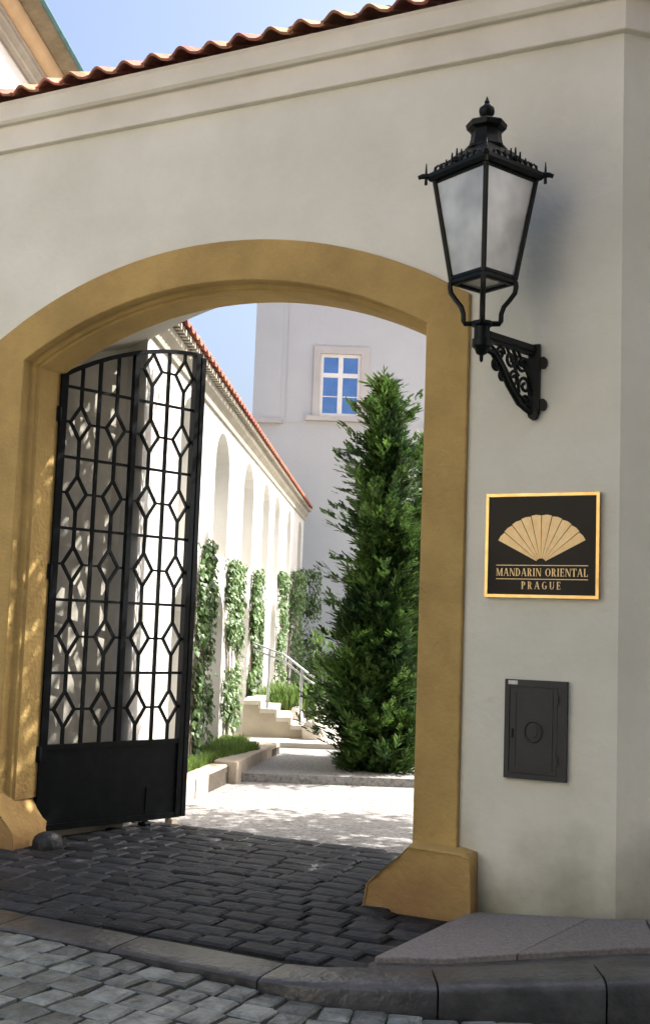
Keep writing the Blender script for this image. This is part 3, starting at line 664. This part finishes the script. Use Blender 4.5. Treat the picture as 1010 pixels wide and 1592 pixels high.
# ------------------------------------------------------------------ courtyard left wall with niches
SW0 = (wall_x(TH), TH, 0.0)                      # where it meets the gate wall
Fc = frame(SW0, DC, -NC)                         # x along, y into the wall
LW = 16.0
cw = thing('courtyard_wall', SW0, 'long white courtyard wall with two tiers of niches and red tiled coping', 'wall')
NS = [2.1, 4.2, 6.65, 8.8, 10.45, 12.7, 15.1]  # centres of niches
def nw(c): return 0.55 if c < 7 else (0.45 if c < 9 else 0.40)
def halfarch(c, hw_, z0, zt, n=10): return [(c + hw_ * cos(pi - pi * i / n), zt - hw_ * .75 + hw_ * .75 * sin(pi * i / n)) for i in range(n + 1)]
edges = [-.05]
for c in NS: edges += [c - nw(c), c + nw(c)]
edges.append(LW)
b = MB(Fc)
for i in range(0, len(edges), 2): b.box(edges[i], edges[i + 1], 0, .34, -.14, 3.96)
b.build('pier_masonry', 'white', cw)
for c in NS:
    b = MB(Fc); h = nw(c)
    lo = halfarch(c, h, 0, 2.02); up = halfarch(c, h, 2.4, 3.86)
    b.prism([(c - h, 2.42), *[(c + h, 2.42)], *reversed(lo)][:2] + list(reversed(lo)), 0.0, .34)
    b.prism([(c - h, 3.96), (c + h, 3.96)] + list(reversed(up)), 0.0, .34)
    b.build('niche_head', 'white', cw)
b = MB(Fc); b.box(-.05, LW, .341, .55, -.14, 3.96); b.build('niche_back', 'white', cw)
prof_ = [(p[0], p[1] - .24) for p in [(-.0, 4.20), (-.03, 4.205), (-.035, 4.26), (-.05, 4.28), (-.09, 4.32), (-.095, 4.36), (-.095, 4.385), (.55, 4.385), (.55, 4.20)]]
b = MB(Fc); b.sweep_x(prof_, -.05, LW + .02); b.build('cornice', 'greytrim', cw)
b = MB(Fc)
nt_ = int(LW / .115)
for i in range(nt_): 
    x0 = .02 + i * .115; b.box(x0, x0 + .06, -.16, -.02, 4.146, 4.20)
o = b.build('rafter_ends', 'greytrim', cw); o['kind'] = 'stuff'
def tile_field(Fm, L, y0, z0, sl, nrow, W=.22, step=.30):
    b = MB(Fm); n = int(L / W)
    for i in range(n):
        for r in range(nrow):
            ya, za = y0 + r * step * cos(sl), z0 + r * step * sin(sl) + r * .01
            yb, zb = ya + (step + .05) * cos(sl), za + (step + .05) * sin(sl); x = i * W
            pr = [(x + W * t, .045 * (.5 - .5 * cos(2 * pi * min(1, t * 1.3)))) for t in (0, .14, .28, .42, .56, .70, .80, 1.0)]
            ring0 = [(px, ya, za + pz_) for px, pz_ in pr] + [(px, ya, za + pz_ - .018) for px, pz_ in reversed(pr)]
            ring1 = [(px, yb, zb + pz_) for px, pz_ in pr] + [(px, yb, zb + pz_ - .018) for px, pz_ in reversed(pr)]
            b.rings([ring0, ring1])
    return b
tf = tile_field(Fc, LW, -.20, 4.218, R(27), 4); o = tf.build('roof_tiles', 'tile_mass', cw, fix=False); o['kind'] = 'stuff'
b = MB(Fc); b.add([(-.05, -.1, 4.192), (LW, -.1, 4.192), (LW, .75, 4.62), (-.05, .75, 4.62), (LW, .75, 4.0), (-.05, .75, 4.0)], [[0, 1, 2, 3], [3, 2, 4, 5]]); b.build('roof_boarding', 'greytrim', cw)

# planting bed: kerb stones, soil, grass
def wp(x, y, z): return Fc @ Vector((x, y, z))
bed = [(-5.62, 1.9), (-5.83, 2.45), (-6.27, 3.95), (-6.85, 6.1), (wall_x(6.4) - .05, 6.4), (wall_x(1.9) - .1, 1.9)]
structure(MB().prism_z(bed, -.13, .16).build('planting_bed', 'soil'))
kb = thing('bed_kerb', (-6.0, 3.2, 0), 'low pale sandstone kerb edging the grass bed beside the gravel', 'kerb')
def stone_block(a, c, wd, z0, z1, name, par, m='kerbstone', bev=.012):
    a, c = Vector((*a, 0)), Vector((*c, 0)); F_ = frame(a, c - a); L = (c - a).length
    b = MB(F_); b.box(0, L, 0, wd, z0, z1, bev); return b.build(name, m, par)
stone_block((-5.60, 1.85), (-5.93, 2.80), .2, -.1, .19, 'kerb_stone', kb)
stone_block((-5.935, 2.82), (-6.27, 3.93), .2, -.1, .185, 'kerb_stone', kb)
stone_block((-6.18, 3.98), (-6.55, 5.10), .26, -.1, .215, 'kerb_stone', kb)
stone_block((-6.555, 5.12), (-6.90, 6.20), .26, -.1, .21, 'kerb_stone', kb)

def pt_in(p, poly):
    r = False; n = len(poly)
    for i in range(n):
        a, c = poly[i], poly[(i + 1) % n]
        if (a[1] > p[1]) != (c[1] > p[1]) and p[0] < (c[0] - a[0]) * (p[1] - a[1]) / (c[1] - a[1]) + a[0]: r = not r
    return r
def grass_field(poly, z, n, hmin, hmax, wd=.006):
    b = MB(); xs = [p[0] for p in poly]; ys = [p[1] for p in poly]; k = 0; vs = []; fs = []
    while k < n:
        x, y = rnd(min(xs), max(xs)), rnd(min(ys), max(ys))
        if not pt_in((x, y), poly): continue
        cl = .55 + .9 * noise.noise(Vector((x * 4, y * 4, 3)))
        h = rnd(hmin, hmax) * max(.4, min(1.3, .6 + cl)); a = rnd(0, 2 * pi); t = rnd(.1, .6) * h; w_ = rnd(.7, 1.4) * wd
        u = Vector((cos(a), sin(a), 0)); p = Vector((x, y, z)); d = Vector((cos(a + 1.6), sin(a + 1.6), 0))
        i0 = len(vs); vs += [p - u * w_, p + u * w_, p + d * t * .4 + Vector((0, 0, h * .6)) + u * w_ * .7, p + d * t * .4 + Vector((0, 0, h * .6)) - u * w_ * .7, p + d * t + Vector((0, 0, h))]
        fs += [[i0, i0 + 1, i0 + 2, i0 + 3], [i0 + 3, i0 + 2, i0 + 4]]; k += 1
    b.add(vs, fs); return b
gb = [(-5.85, 1.95), (-6.03, 2.5), (-6.45, 3.95), (-6.62, 5.2), (-7.25, 5.9), (wall_x(5.9), 5.9), (wall_x(1.95), 1.95)]
o = grass_field(gb, .16, 9000, .05, .13).build('grass', 'grass', fix=False); tag(o, 'bright green grass filling the bed along the white wall', 'grass', kind='stuff')

# ivy on the piers
def ivy(name, x0, x1, z0, z1, n, label, droop=.35, seed=1, thick=.10, y_off=0.0):
    rs = random.Random(seed); t = thing(name, wp((x0 + x1) / 2, 0, .14), label, 'ivy', 'ivy on the courtyard wall')
    b = MB(); vs = []; fs = []
    k = 0
    while k < n:
        x = rs.uniform(x0 - .12, x1 + .12); z = rs.uniform(z0, z1)
        f = (z - z0) / (z1 - z0)
        dens = noise.noise(Vector((x * 2.6 + seed * 7, z * 2.1, seed))) * 1.5 + .34 + (f - .4) * droop * 1.8
        strand = .5 + .5 * noise.noise(Vector((x * 9 + seed, z * .6, 2.0)))
        ed = min(1, (x - x0 + .12) / .18, (x1 + .12 - x) / .18, (z1 - z) / .15 + .15)
        if rs.random() > dens * (.35 + 1.1 * strand) * max(0.05, ed): continue
        p = wp(x, -rs.uniform(.01, thick) - y_off, z); s = rs.uniform(.028, .055)
        nn = (NC * rs.uniform(.5, 1) + DC * rs.uniform(-.7, .7) + Vector((0, 0, rs.uniform(-.1, .9)))).normalized()
        dn = Vector((rs.uniform(-.5, .5), rs.uniform(-.5, .5), -1)); dn = (dn - nn * dn.dot(nn)).normalized(); sd_ = nn.cross(dn)
        i0 = len(vs); vs += [p - dn * s * .6, p + sd_ * s * .75 - dn * s * .1 + nn * s * .15, p + dn * s, p - sd_ * s * .75 - dn * s * .1 + nn * s * .15, ]
        fs += [[i0, i0 + 1, i0 + 2], [i0, i0 + 2, i0 + 3]]; k += 1
    b.add(vs, fs); b.build('leaves', 'ivy', t, fix=False)
    b = MB()
    for i in range(9):
        x = rs.uniform(x0, x1); pth = [wp(x, -.02, .10)]; zz = .14
        while zz < z1 * .93:
            zz += .25; x += rs.uniform(-.05, .05); pth.append(wp(x, -.015 - rs.uniform(0, .02), zz))
        b.tube(pth, .009, 4, .004)
    b.build('stems', 'bark', t)
ivy('ivy', 2.70, 3.62, .2, 2.55, 1500, 'ivy hanging on the white wall, seen through the iron gate', seed=3)
ivy('ivy', 4.80, 6.05, .3, 2.45, 1900, 'ivy with a bare lower half, just right of the iron gate', seed=5)
ivy('ivy', 7.25, 8.30, .15, 2.45, 2500, 'dense narrow curtain of ivy beside the white pier before the steps', seed=8, droop=.1)
ivy('ivy', 10.9, 12.25, .3, 2.6, 1700, 'ivy strand behind the courtyard steps, nearer the white pier', seed=11, droop=.15)
ivy('ivy', 13.15, 14.6, .3, 2.75, 1900, 'ivy strand behind the courtyard steps, nearer the grey house', seed=13, droop=.15, thick=.25)
ivy('ivy', 15.5, 16.05, .2, 2.9, 1900, 'dark clump of ivy at the far end of the white wall', seed=17, droop=.1, thick=.45)

# ------------------------------------------------------------------ steps, handrail, far corner
def cp(px_right, depth, z): return CAM + FD * depth + FR * px_right + Vector((0, 0, z - CAM.z))
SDp = 15.7; sx0 = -(505 - 394) / 1800 * SDp; px = SDp / 1800
stp = thing('garden_steps', cp(-.6, SDp, .14), 'pale stone garden steps climbing left to the white wall', 'steps')
Ft = frame(cp(0, SDp, 0), FR)                    # x to the right, y away from the camera
prof_t = [(-1.00, .62), (-.78, .62), (-.78, .515), (-.56, .515), (-.56, .41), (-.36, .41), (-.36, .31), (-.18, .31), (-.18, .225), (-.04, .225)]
poly = [(-1.0, .10), (-.04, .10), (-.04, .215)]
b = MB(Ft)
treads = [(-1.00, -.74, .62), (-.78, -.52, .515), (-.56, -.33, .41), (-.36, -.15, .31), (-.18, .02, .225)]
for k, (x0, x1, z) in enumerate(treads):
    nx = treads[k + 1][0] if k < 4 else x1
    b.box(x0, nx, 0.03, 1.25, .10, z - .055)
b.build('stair_side', 'stepside', stp)
for k, (x0, x1, z) in enumerate(treads):
    b = MB(Ft); b.box(x0, x1 - .02, 0.0, 1.26, z - .054, z + .006, .006)
    if k < 4: b.box(x1 - .055, x1 - .022, 0.0, 1.26, treads[k + 1][2] + .007, z - .055)
    b.build('tread', 'step', stp)
hr = thing('stair_handrail', cp(-.2, SDp + .1, .225), 'thin grey steel handrail with two sloping rails beside the steps', 'handrail')
Fh = frame(cp(0, SDp + .05, 0), FR)
for dz in (0, .085):
    b = MB(Fh); b.tube([(-.9, 0, 1.30 + dz), (-.48, 0, 1.16 + dz), (-.12, 0, .90 + dz), (-.06, 0, .87 + dz)], .013, 6); b.build('rail', 'steel', hr)
b = MB(Fh); b.tube([(-.235, 0, .22), (-.235, 0, 1.07)], .02, 8); b.build('post', 'steel', hr)
b = MB(Fh); b.tube([(-.68, 0, .51), (-.68, 0, 1.31)], .016, 8); b.build('post', 'steel', hr)
def boulder(name, c, r, label, m='step', group='stones at the foot of the steps'):
    b = MB(); loops = []
    for i in range(7):
        t = i / 6; z = c.z + r[2] * [0, .3, .55, .76, .9, .97, 1][i]
        q = [.92, 1.0, .96, .84, .64, .38, .1][i]
        loops.append([(c.x + r[0] * q * cos(2*pi*k/9) * (1 + .12 * noise.noise(Vector((k, i, c.x)))), c.y + r[1] * q * sin(2*pi*k/9), z) for k in range(9)])
    b.rings(loops); return tag(b.build(name, m, None, smooth=True), label, 'stone', group)
boulder('stone_block', cp(-.30, SDp + .95, .225), (.10, .10, .28), 'pale upright stone standing behind the handrail post')
boulder('stone_block', cp(-.05, SDp - .05, .14), (.16, .12, .26), 'pale rounded stone at the bottom of the steps beside the conifer')
boulder('guard_boulder', Vector((-5.44, .13, -.03)), (.115, .105, .14), 'small dark rounded stone at the foot of the left jamb', 'sett', None)
gp_ = [tuple((cp(x, d, 0)).xy) for x, d in ((-.85, 17.1), (-.2, 17.1), (-.05, 19.5), (-.9, 19.5))]
structure(MB().prism_z(gp_, .1, .40).build('raised_bed', 'soil'))
o = grass_field(gp_, .40, 2600, .12, .30, .012).build('bed_plants', 'grass', fix=False); tag(o, 'low green planting behind the garden steps', 'plants', kind='stuff')

# ------------------------------------------------------------------ grey house at the back
BD = 26.2; Fk = frame(cp(0, BD, 0), FR)          # x right, y away
bh = thing('grey_house', cp(0, BD, 0), 'pale grey house with one white framed window closing the courtyard', 'house')
xl = -(505 - 386) / 1800 * BD; ZS = 6.36
wx0, wx1, wz0, wz1 = (489.5 - 505) / 1800 * BD, (554 - 505) / 1800 * BD, 6.47, 7.93
b = MB(Fk)
for x0, x1, z0, z1 in ((-9, wx0, -.14, ZS), (wx1, 14, -.14, ZS), (wx0, wx1, -.14, ZS), (xl, wx0, ZS, 13), (wx1, 14, ZS, 13), (wx0, wx1, ZS, wz0), (wx0, wx1, wz1, 13)):
    b.add([(x0, 0, z0), (x1, 0, z0), (x1, 0, z1), (x0, 0, z1)], [[0, 1, 2, 3]])
b.add([(xl, 0, ZS), (xl, 0, 13), (xl, 9, 13), (xl, 9, ZS)], [[0, 1, 2, 3]]); b.add([(-9, 0, ZS), (xl, 0, ZS), (xl, 9, ZS), (-9, 9, ZS)], [[0, 1, 2, 3]])
b.add([(xl, 0, 13), (14, 0, 13), (14, 9, 13), (xl, 9, 13)], [[0, 1, 2, 3]]); b.add([(14, 0, -.1), (14, 9, -.1), (14, 9, 13), (14, 0, 13)], [[0, 1, 2, 3]]); b.add([(-9, 9, -.1), (14, 9, -.1), (14, 9, ZS), (-9, 9, ZS)], [[0, 1, 2, 3]]); b.add([(xl, 9, ZS), (14, 9, ZS), (14, 9, 13), (xl, 9, 13)], [[0, 1, 2, 3]])
b.build('wall', 'back', bh, fix=False)
b = MB(Fk); b.box(xl - .01, xl + .62, -.035, .0, ZS + .002, 12.9); b.build('corner_pilaster', 'back', bh)
b = MB(Fk); b.box(xl - .03, xl + .68, -.12, -.0, ZS - .10, ZS + .0); b.build('pilaster_foot', 'backtrim', bh)
b = MB(Fk); b.box(xl + .685, 13.9, -.012, .0, ZS - .06, ZS - .02); b.build('string_course', 'back', bh)
b = MB(Fk); b.box(xl + .75, xl + .78, -.012, .0, ZS + .02, 9.25); b.box(xl + .75, 6, -.012, .0, 9.25, 9.28); b.build('panel_line', 'back', bh)
win = MB(Fk)
for x0, x1, z0, z1 in ((wx0 - .15, wx0, wz0 - .02, wz1 + .17), (wx1, wx1 + .19, wz0 - .02, wz1 + .17), (wx0, wx1, wz1, wz1 + .17)): win.box(x0, x1, -.045, .0, z0, z1)
wn_ = win.build('window_surround', 'backtrim', bh)
b = MB(Fk); b.box(wx0 - .3, wx1 + .42, -.14, 0, wz0 - .12, wz0 - .022); b.build('window_sill', 'backtrim', bh)
b = MB(Fk); fx = .075; zm = wz0 + (wz1 - wz0) * .66; xm = (wx0 + wx1) / 2
for x0, x1, z0, z1 in ((wx0, wx0 + fx, wz0, wz1), (wx1 - fx, wx1, wz0, wz1), (wx0 + fx, wx1 - fx, wz0, wz0 + fx), (wx0 + fx, wx1 - fx, wz1 - fx, wz1), (wx0 + fx, wx1 - fx, zm - .05, zm + .05), (xm - .055, xm + .055, wz0 + fx, zm - .05), (xm - .055, xm + .055, zm + .05, wz1 - fx)):
    b.box(x0, x1, .02, .075, z0, z1)
wf = b.build('window_frame', 'winframe', bh)
for x0, x1 in ((wx0 + fx, xm - .055), (xm + .055, wx1 - fx)):
    for z0, z1 in ((wz0 + fx, zm - .05), (zm + .05, wz1 - fx)):
        b = MB(Fk); b.box(x0, x1, .055, .065, z0, z1); b.build('pane', 'pane', wf)
    b = MB(Fk); zz = wz0 + fx + .47 * (zm - .05 - wz0 - fx); b.box(x0, x1, .045, .053, zz - .010, zz + .010); b.build('glazing_bar', 'winframe', wf)
b = MB(Fk); b.tube([(2.23, -.02, ZS - .05), (2.23, -.10, ZS - .05)], .04, 8); b.build('wall_anchor', 'iron', bh)
b = MB(Fk); b.prism([(xl - .4, 12.95), (14.4, 12.95), (12, 15), (xl + 2, 15)], -.4, 9.3); b.build('roof', 'tile_mass', bh)

# ------------------------------------------------------------------ tall house at upper left, eave seen from below
E0 = Vector((-10.396, 6.0, 9.23)) + NC * .12                # on the outer gutter line
Fe = frame(E0, DC, -NC)                          # x along the eave (away), y inwards (left)
th = thing('tall_house', (E0.x, E0.y, 0), 'tall house with white wall, deep moulded cornice and copper gutter at upper left', 'house')
XA, XB = -6.0, 6.0
def ext(prof, name, m): 
    b = MB(Fe); b.sweep_x([(p[0] * .64, p[1] * .64 if p[1] > -5 else p[1]) for p in prof], XA, XB); return b.build(name, m, th)
ext([(.86, -9.3), (.86, -.52), (7, -.52), (7, -9.3)], 'wall', 'white')
ext([(.80, -.78), (.74, -.74), (.74, -.66), (.66, -.60), (.66, -.52), (.62, -.50), (.62, -.44), (1.4, -.44), (1.4, -.76), (.855, -.78)], 'moulding', 'greytrim')
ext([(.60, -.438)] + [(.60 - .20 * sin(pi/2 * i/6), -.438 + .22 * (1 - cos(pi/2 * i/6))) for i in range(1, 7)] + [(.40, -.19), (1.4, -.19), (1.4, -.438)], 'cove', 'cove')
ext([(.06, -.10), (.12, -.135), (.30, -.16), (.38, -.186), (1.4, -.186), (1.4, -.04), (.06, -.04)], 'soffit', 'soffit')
ext([(.0, .0), (-.012, -.05), (.02, -.105), (.055, -.10), (.055, .0)], 'gutter', 'copper')
ext([(.03, .0), (3.8, 2.2), (7.4, .0)], 'roof', 'tile_mass')

# ------------------------------------------------------------------ conifers
def conifer(name, base, H, rfun, nspray, m, label, seed, lean=(0, 0)):
    rs = random.Random(seed); t = thing(name, base, label, 'tree', 'courtyard trees')
    b = MB(); b.tube([base + Vector((0, 0, -.1)), base + Vector((lean[0] * .5, lean[1] * .5, H * .5)), base + Vector((lean[0], lean[1], H * .96))], .07, 7, .012); b.build('trunk', 'bark', t)
    vs = []; fs = []
    def frond(p, d, L, wdt):
        d = d.normalized(); sd_ = d.cross(Vector((rs.uniform(-.4, .4), rs.uniform(-.4, .4), 1))).normalized(); up = sd_.cross(d)
        nb = 7
        for j in range(nb):
            f = j / (nb - 1); side = 1 if j % 2 else -1
            if j == nb - 1: q0, dd, ln = p + d * L * .55, d, L * .45
            else: q0 = p + d * L * (f * .75); dd = (d + sd_ * side * rs.uniform(.4, .8) + up * rs.uniform(-.15, .35)).normalized(); ln = L * (.5 - .22 * f) * rs.uniform(.7, 1.2)
            ww = wdt * rs.uniform(.7, 1.2); pr = dd.cross(up + sd_ * .3).normalized()
            i0 = len(vs); vs.extend([q0 - pr * ww * .4, q0 + pr * ww * .4, q0 + dd * ln * .6 + pr * ww * .5, q0 + dd * ln, q0 + dd * ln * .6 - pr * ww * .5]); fs.append([i0, i0 + 1, i0 + 2, i0 + 3, i0 + 4])
    # clumps: bundles of sprays growing out and up from the stem, so that the outline is ragged
    ncl = nspray // 14
    for c in range(ncl):
        h = 1 - (1 - rs.random()) ** .72 if False else rs.random() ** 1.25
        a = rs.uniform(0, 2 * pi); rr = rfun(h) * rs.uniform(.45, 1.0) * (1 + .55 * noise.noise(Vector((cos(a) * 1.5, sin(a) * 1.5, h * 9 + seed))))
        ctr = base + Vector((lean[0] * h, lean[1] * h, h * H)); out = Vector((cos(a), sin(a), 0))
        big = 1.0 if rs.random() < .72 else rs.uniform(1.3, 1.9)
        for k in range(14):
            d = (out * rs.uniform(.5, 1.2) + Vector((rs.uniform(-.5, .5), rs.uniform(-.5, .5), rs.uniform(.1, 1.0)))).normalized()
            L = rs.uniform(.10, .22) * big * (1.0 if h < .8 else .85)
            p = ctr + out * max(.0, rr - .16) * rs.uniform(.55, 1.0) + Vector((rs.uniform(-.06, .06), rs.uniform(-.06, .06), rs.uniform(-.08, .08)))
            frond(p, d, L, .022)
    # longer boughs that break the outline
    for c in range(int(ncl * .11)):
        h = rs.uniform(.05, .97); a = rs.uniform(0, 2 * pi); out = Vector((cos(a), sin(a), rs.uniform(.1, .75))).normalized(); r0 = rfun(h)
        p0 = base + Vector((lean[0] * h, lean[1] * h, h * H)) + Vector((cos(a), sin(a), 0)) * r0 * .55; LB = r0 * .45 + rs.uniform(.10, .26)
        for k in range(16):
            f = rs.random(); d = (out * 1.1 + Vector((rs.uniform(-.55, .55), rs.uniform(-.55, .55), rs.uniform(-.1, .5)))).normalized()
            frond(p0 + out * LB * f + Vector((rs.uniform(-.04, .04), rs.uniform(-.04, .04), rs.uniform(-.04, .03))), d, rs.uniform(.08, .17), .02)
    b = MB(); b.v = vs; b.f = fs; b.build('crown', m, t, fix=False)
    return t
def r1(h):
    pts = [(0, .56), (.04, .68), (.12, .72), (.28, .67), (.42, .58), (.55, .48), (.68, .39), (.80, .33), (.90, .28), (.96, .23), (1.0, .10)]
    for (a, x), (c, y) in zip(pts, pts[1:]):
        if a <= h <= c: return x + (y - x) * (h - a) / (c - a)
    return .05
conifer('thuja_tree', Vector((-5.32, 5.50, .03)), 4.36, r1, 17000, 'thuja', 'tall ragged dark green conifer in front of the grey house', 4, (.02, 0))
conifer('thuja_tree', Vector((-5.25, 6.75, .03)), 3.95, lambda h: .62 * (1 - h) ** .55 + .05, 7500, 'thuja2', 'lighter green conifer half hidden behind the gateway right jamb', 9)
def small_shrub(name, base, R0, n, m, label, cat):
    rs = random.Random(31); t = thing(name, base, label, cat); vs = []; fs = []
    for k in range(n):
        a, e = rs.uniform(0, 2*pi), rs.uniform(0.05, 1.4); d = Vector((cos(a) * cos(e), sin(a) * cos(e), sin(e))); p = base + Vector((d.x * R0[0], d.y * R0[0], d.z * R0[1])) * rs.uniform(.3, 1)
        s = rs.uniform(.03, .06); u = Vector((rs.uniform(-1, 1), rs.uniform(-1, 1), rs.uniform(-1, 1))).normalized(); v_ = d.cross(u).normalized()
        i0 = len(vs); vs.extend([p - v_ * s * .5, p + d * s, p + v_ * s * .5, p - d * s]); fs.append([i0, i0 + 1, i0 + 2, i0 + 3])
    b = MB(); b.v = vs; b.f = fs; b.build('foliage', m, t, fix=False)
    b = MB(); b.tube([base + Vector((0, 0, -.1)), base + Vector((0, 0, R0[1] * .8))], .02, 5, .006); b.build('stem', 'bark', t)
small_shrub('shrub', cp(.02, 17.6, .14), (.42, 1.5), 900, 'thuja', 'dark shrub at the far corner behind the tall conifer', 'shrub')

# broadleaf tree standing behind the wall to the right of the gateway: throws the broken shade on the gateway floor
def broadleaf(base, label):
    rs = random.Random(21); t = thing('broadleaf_tree', base, label, 'tree', 'courtyard trees')
    b = MB(); b.tube([base + Vector((0, 0, -.2)), base + Vector((.05, 0, 1.6)), base + Vector((0, .1, 3.0)), base + Vector((.1, 0, 4.6))], .15, 8, .05)
    tips = []
    for k in range(9):
        a = 2*pi*k/9 + rs.uniform(-.3, .3); z = rs.uniform(2.2, 4.2); q = base + Vector((cos(a) * rs.uniform(.9, 1.5), sin(a) * rs.uniform(.9, 1.3), z + rs.uniform(.4, 1.2)))
        if k == 0: b.tube([base + Vector((0, .05, 3.0)), base + Vector((-.8, -.4, 4.4)), Vector((-3.2, 2.45, 5.05))], .06, 5, .012)
        b.tube([base + Vector((0, .05, z - .5)), base.lerp(q, .5) + Vector((0, 0, z * .48)), q], .06, 5, .015); tips.append(q)
    b.build('trunk', 'bark', t)
    vs = []; fs = []
    cl = []
    for k in range(80):
        a = rs.uniform(0, 2*pi); r = sqrt(rs.random()) * 2.0; cl.append(base + Vector((cos(a) * r, sin(a) * r * .8, 3.2 + rs.random() * 2.4 * (1 - (r / 2.2) ** 2) + .2)))
    for k in range(15): cl.append(Vector((-3.15 + rs.uniform(-.85, .8), 2.45 + rs.uniform(-.55, .5), 5.1 + rs.uniform(-.3, .45))))
    for c in cl + tips:
        for k in range(95):
            p = c + Vector((rs.gauss(0, .24), rs.gauss(0, .24), rs.gauss(0, .18))); s = rs.uniform(.05, .09); u = Vector((rs.uniform(-1, 1), rs.uniform(-1, 1), rs.uniform(-.5, .5))).normalized(); v_ = u.cross(Vector((rs.uniform(-.4, .4), rs.uniform(-.4, .4), 1))).normalized()
            i0 = len(vs); vs.extend([p - u * s, p + v_ * s * .5, p + u * s, p - v_ * s * .5]); fs.append([i0, i0 + 1, i0 + 2, i0 + 3])
    b = MB(); b.v = vs; b.f = fs; b.build('crown', 'leaf', t, fix=False)
broadleaf(Vector((-1.45, 3.35, 0)), 'broadleaf tree hidden behind the wall right of the gateway, casting dappled shade')

# ------------------------------------------------------------------ houses across and along the street, behind the viewer: they close the street, the cream one throwing back the sunlight
M['facade'] = mat('sunlit_facade', (0.78, 0.73, 0.60), 0.92, (0.70, 0.65, 0.53), 0.6, 6, 0.004, 20)
M['facade2'] = mat('grey_facade', (0.17, 0.165, 0.165), 0.92, (0.14, 0.136, 0.135), 0.6, 6, 0.004, 20)
def street_house(Fm, L, H, m, label, ncol):
    t = thing('street_house', Fm.translation, label, 'house', 'houses along the street')
    Dp = 6.0; cw_ = L / ncol; ww, wh = 1.1, 1.7; rows_ = [1.2 + 3.0 * k for k in range(int((H - 1.2) // 3.0))]
    b = MB(Fm)
    for k in range(ncol):
        c = (k + .5) * cw_
        b.add([(k * cw_, 0, -.14), (c - ww / 2, 0, -.14), (c - ww / 2, 0, H), (k * cw_, 0, H)], [[0, 1, 2, 3]])
        b.add([(c + ww / 2, 0, -.14), ((k + 1) * cw_, 0, -.14), ((k + 1) * cw_, 0, H), (c + ww / 2, 0, H)], [[0, 1, 2, 3]])
        z = -.14
        for r in rows_:
            b.add([(c - ww / 2, 0, z), (c + ww / 2, 0, z), (c + ww / 2, 0, r), (c - ww / 2, 0, r)], [[0, 1, 2, 3]]); z = r + wh
        b.add([(c - ww / 2, 0, z), (c + ww / 2, 0, z), (c + ww / 2, 0, H), (c - ww / 2, 0, H)], [[0, 1, 2, 3]])
    b.add([(0, 0, -.14), (0, Dp, -.14), (0, Dp, H), (0, 0, H)], [[0, 1, 2, 3]]); b.add([(L, 0, -.14), (L, Dp, -.14), (L, Dp, H), (L, 0, H)], [[0, 1, 2, 3]]); b.add([(0, Dp, -.14), (L, Dp, -.14), (L, Dp, H), (0, Dp, H)], [[0, 1, 2, 3]])
    b.build('wall', m, t, fix=False)
    for k in range(ncol):
        c = (k + .5) * cw_
        for r in rows_:
            b = MB(Fm); x0, x1 = c - ww / 2, c + ww / 2
            for a in ((x0, x0 + .08, r, r + wh), (x1 - .08, x1, r, r + wh), (x0 + .08, x1 - .08, r, r + .08), (x0 + .08, x1 - .08, r + wh - .08, r + wh), (c - .04, c + .04, r + .08, r + wh - .08)): b.box(a[0], a[1], .05, .14, a[2], a[3])
            wi = b.build('window', 'winframe', t)
            MB(Fm).box(x0, x1, .10, .12, r, r + wh).build('pane', 'pane', wi)
    MB(Fm).sweep_x([(0, H - .3), (-.1, H - .25), (-.3, H - .1), (-.3, H), (0, H)], 0, L).build('cornice', m, t)
    MB(Fm).sweep_x([(-.35, H + .01), (Dp / 2, H + 2.2), (Dp + .2, H + .01)], -.1, L + .1).build('roof', 'tile_mass', t)
street_house(frame((10.0, -11.5, 0), (-1, 0), (0, -1)), 24.0, 9.0, 'facade', 'long cream house across the street, facing the gateway', 8)
street_house(frame((2.15, -9.6, 0), (0, 1), (1, 0)), 9.3, 10.0, 'facade2', 'unseen grey house added right of the lane to darken the side wall', 3)  # added out of view to block sky light from the side wall
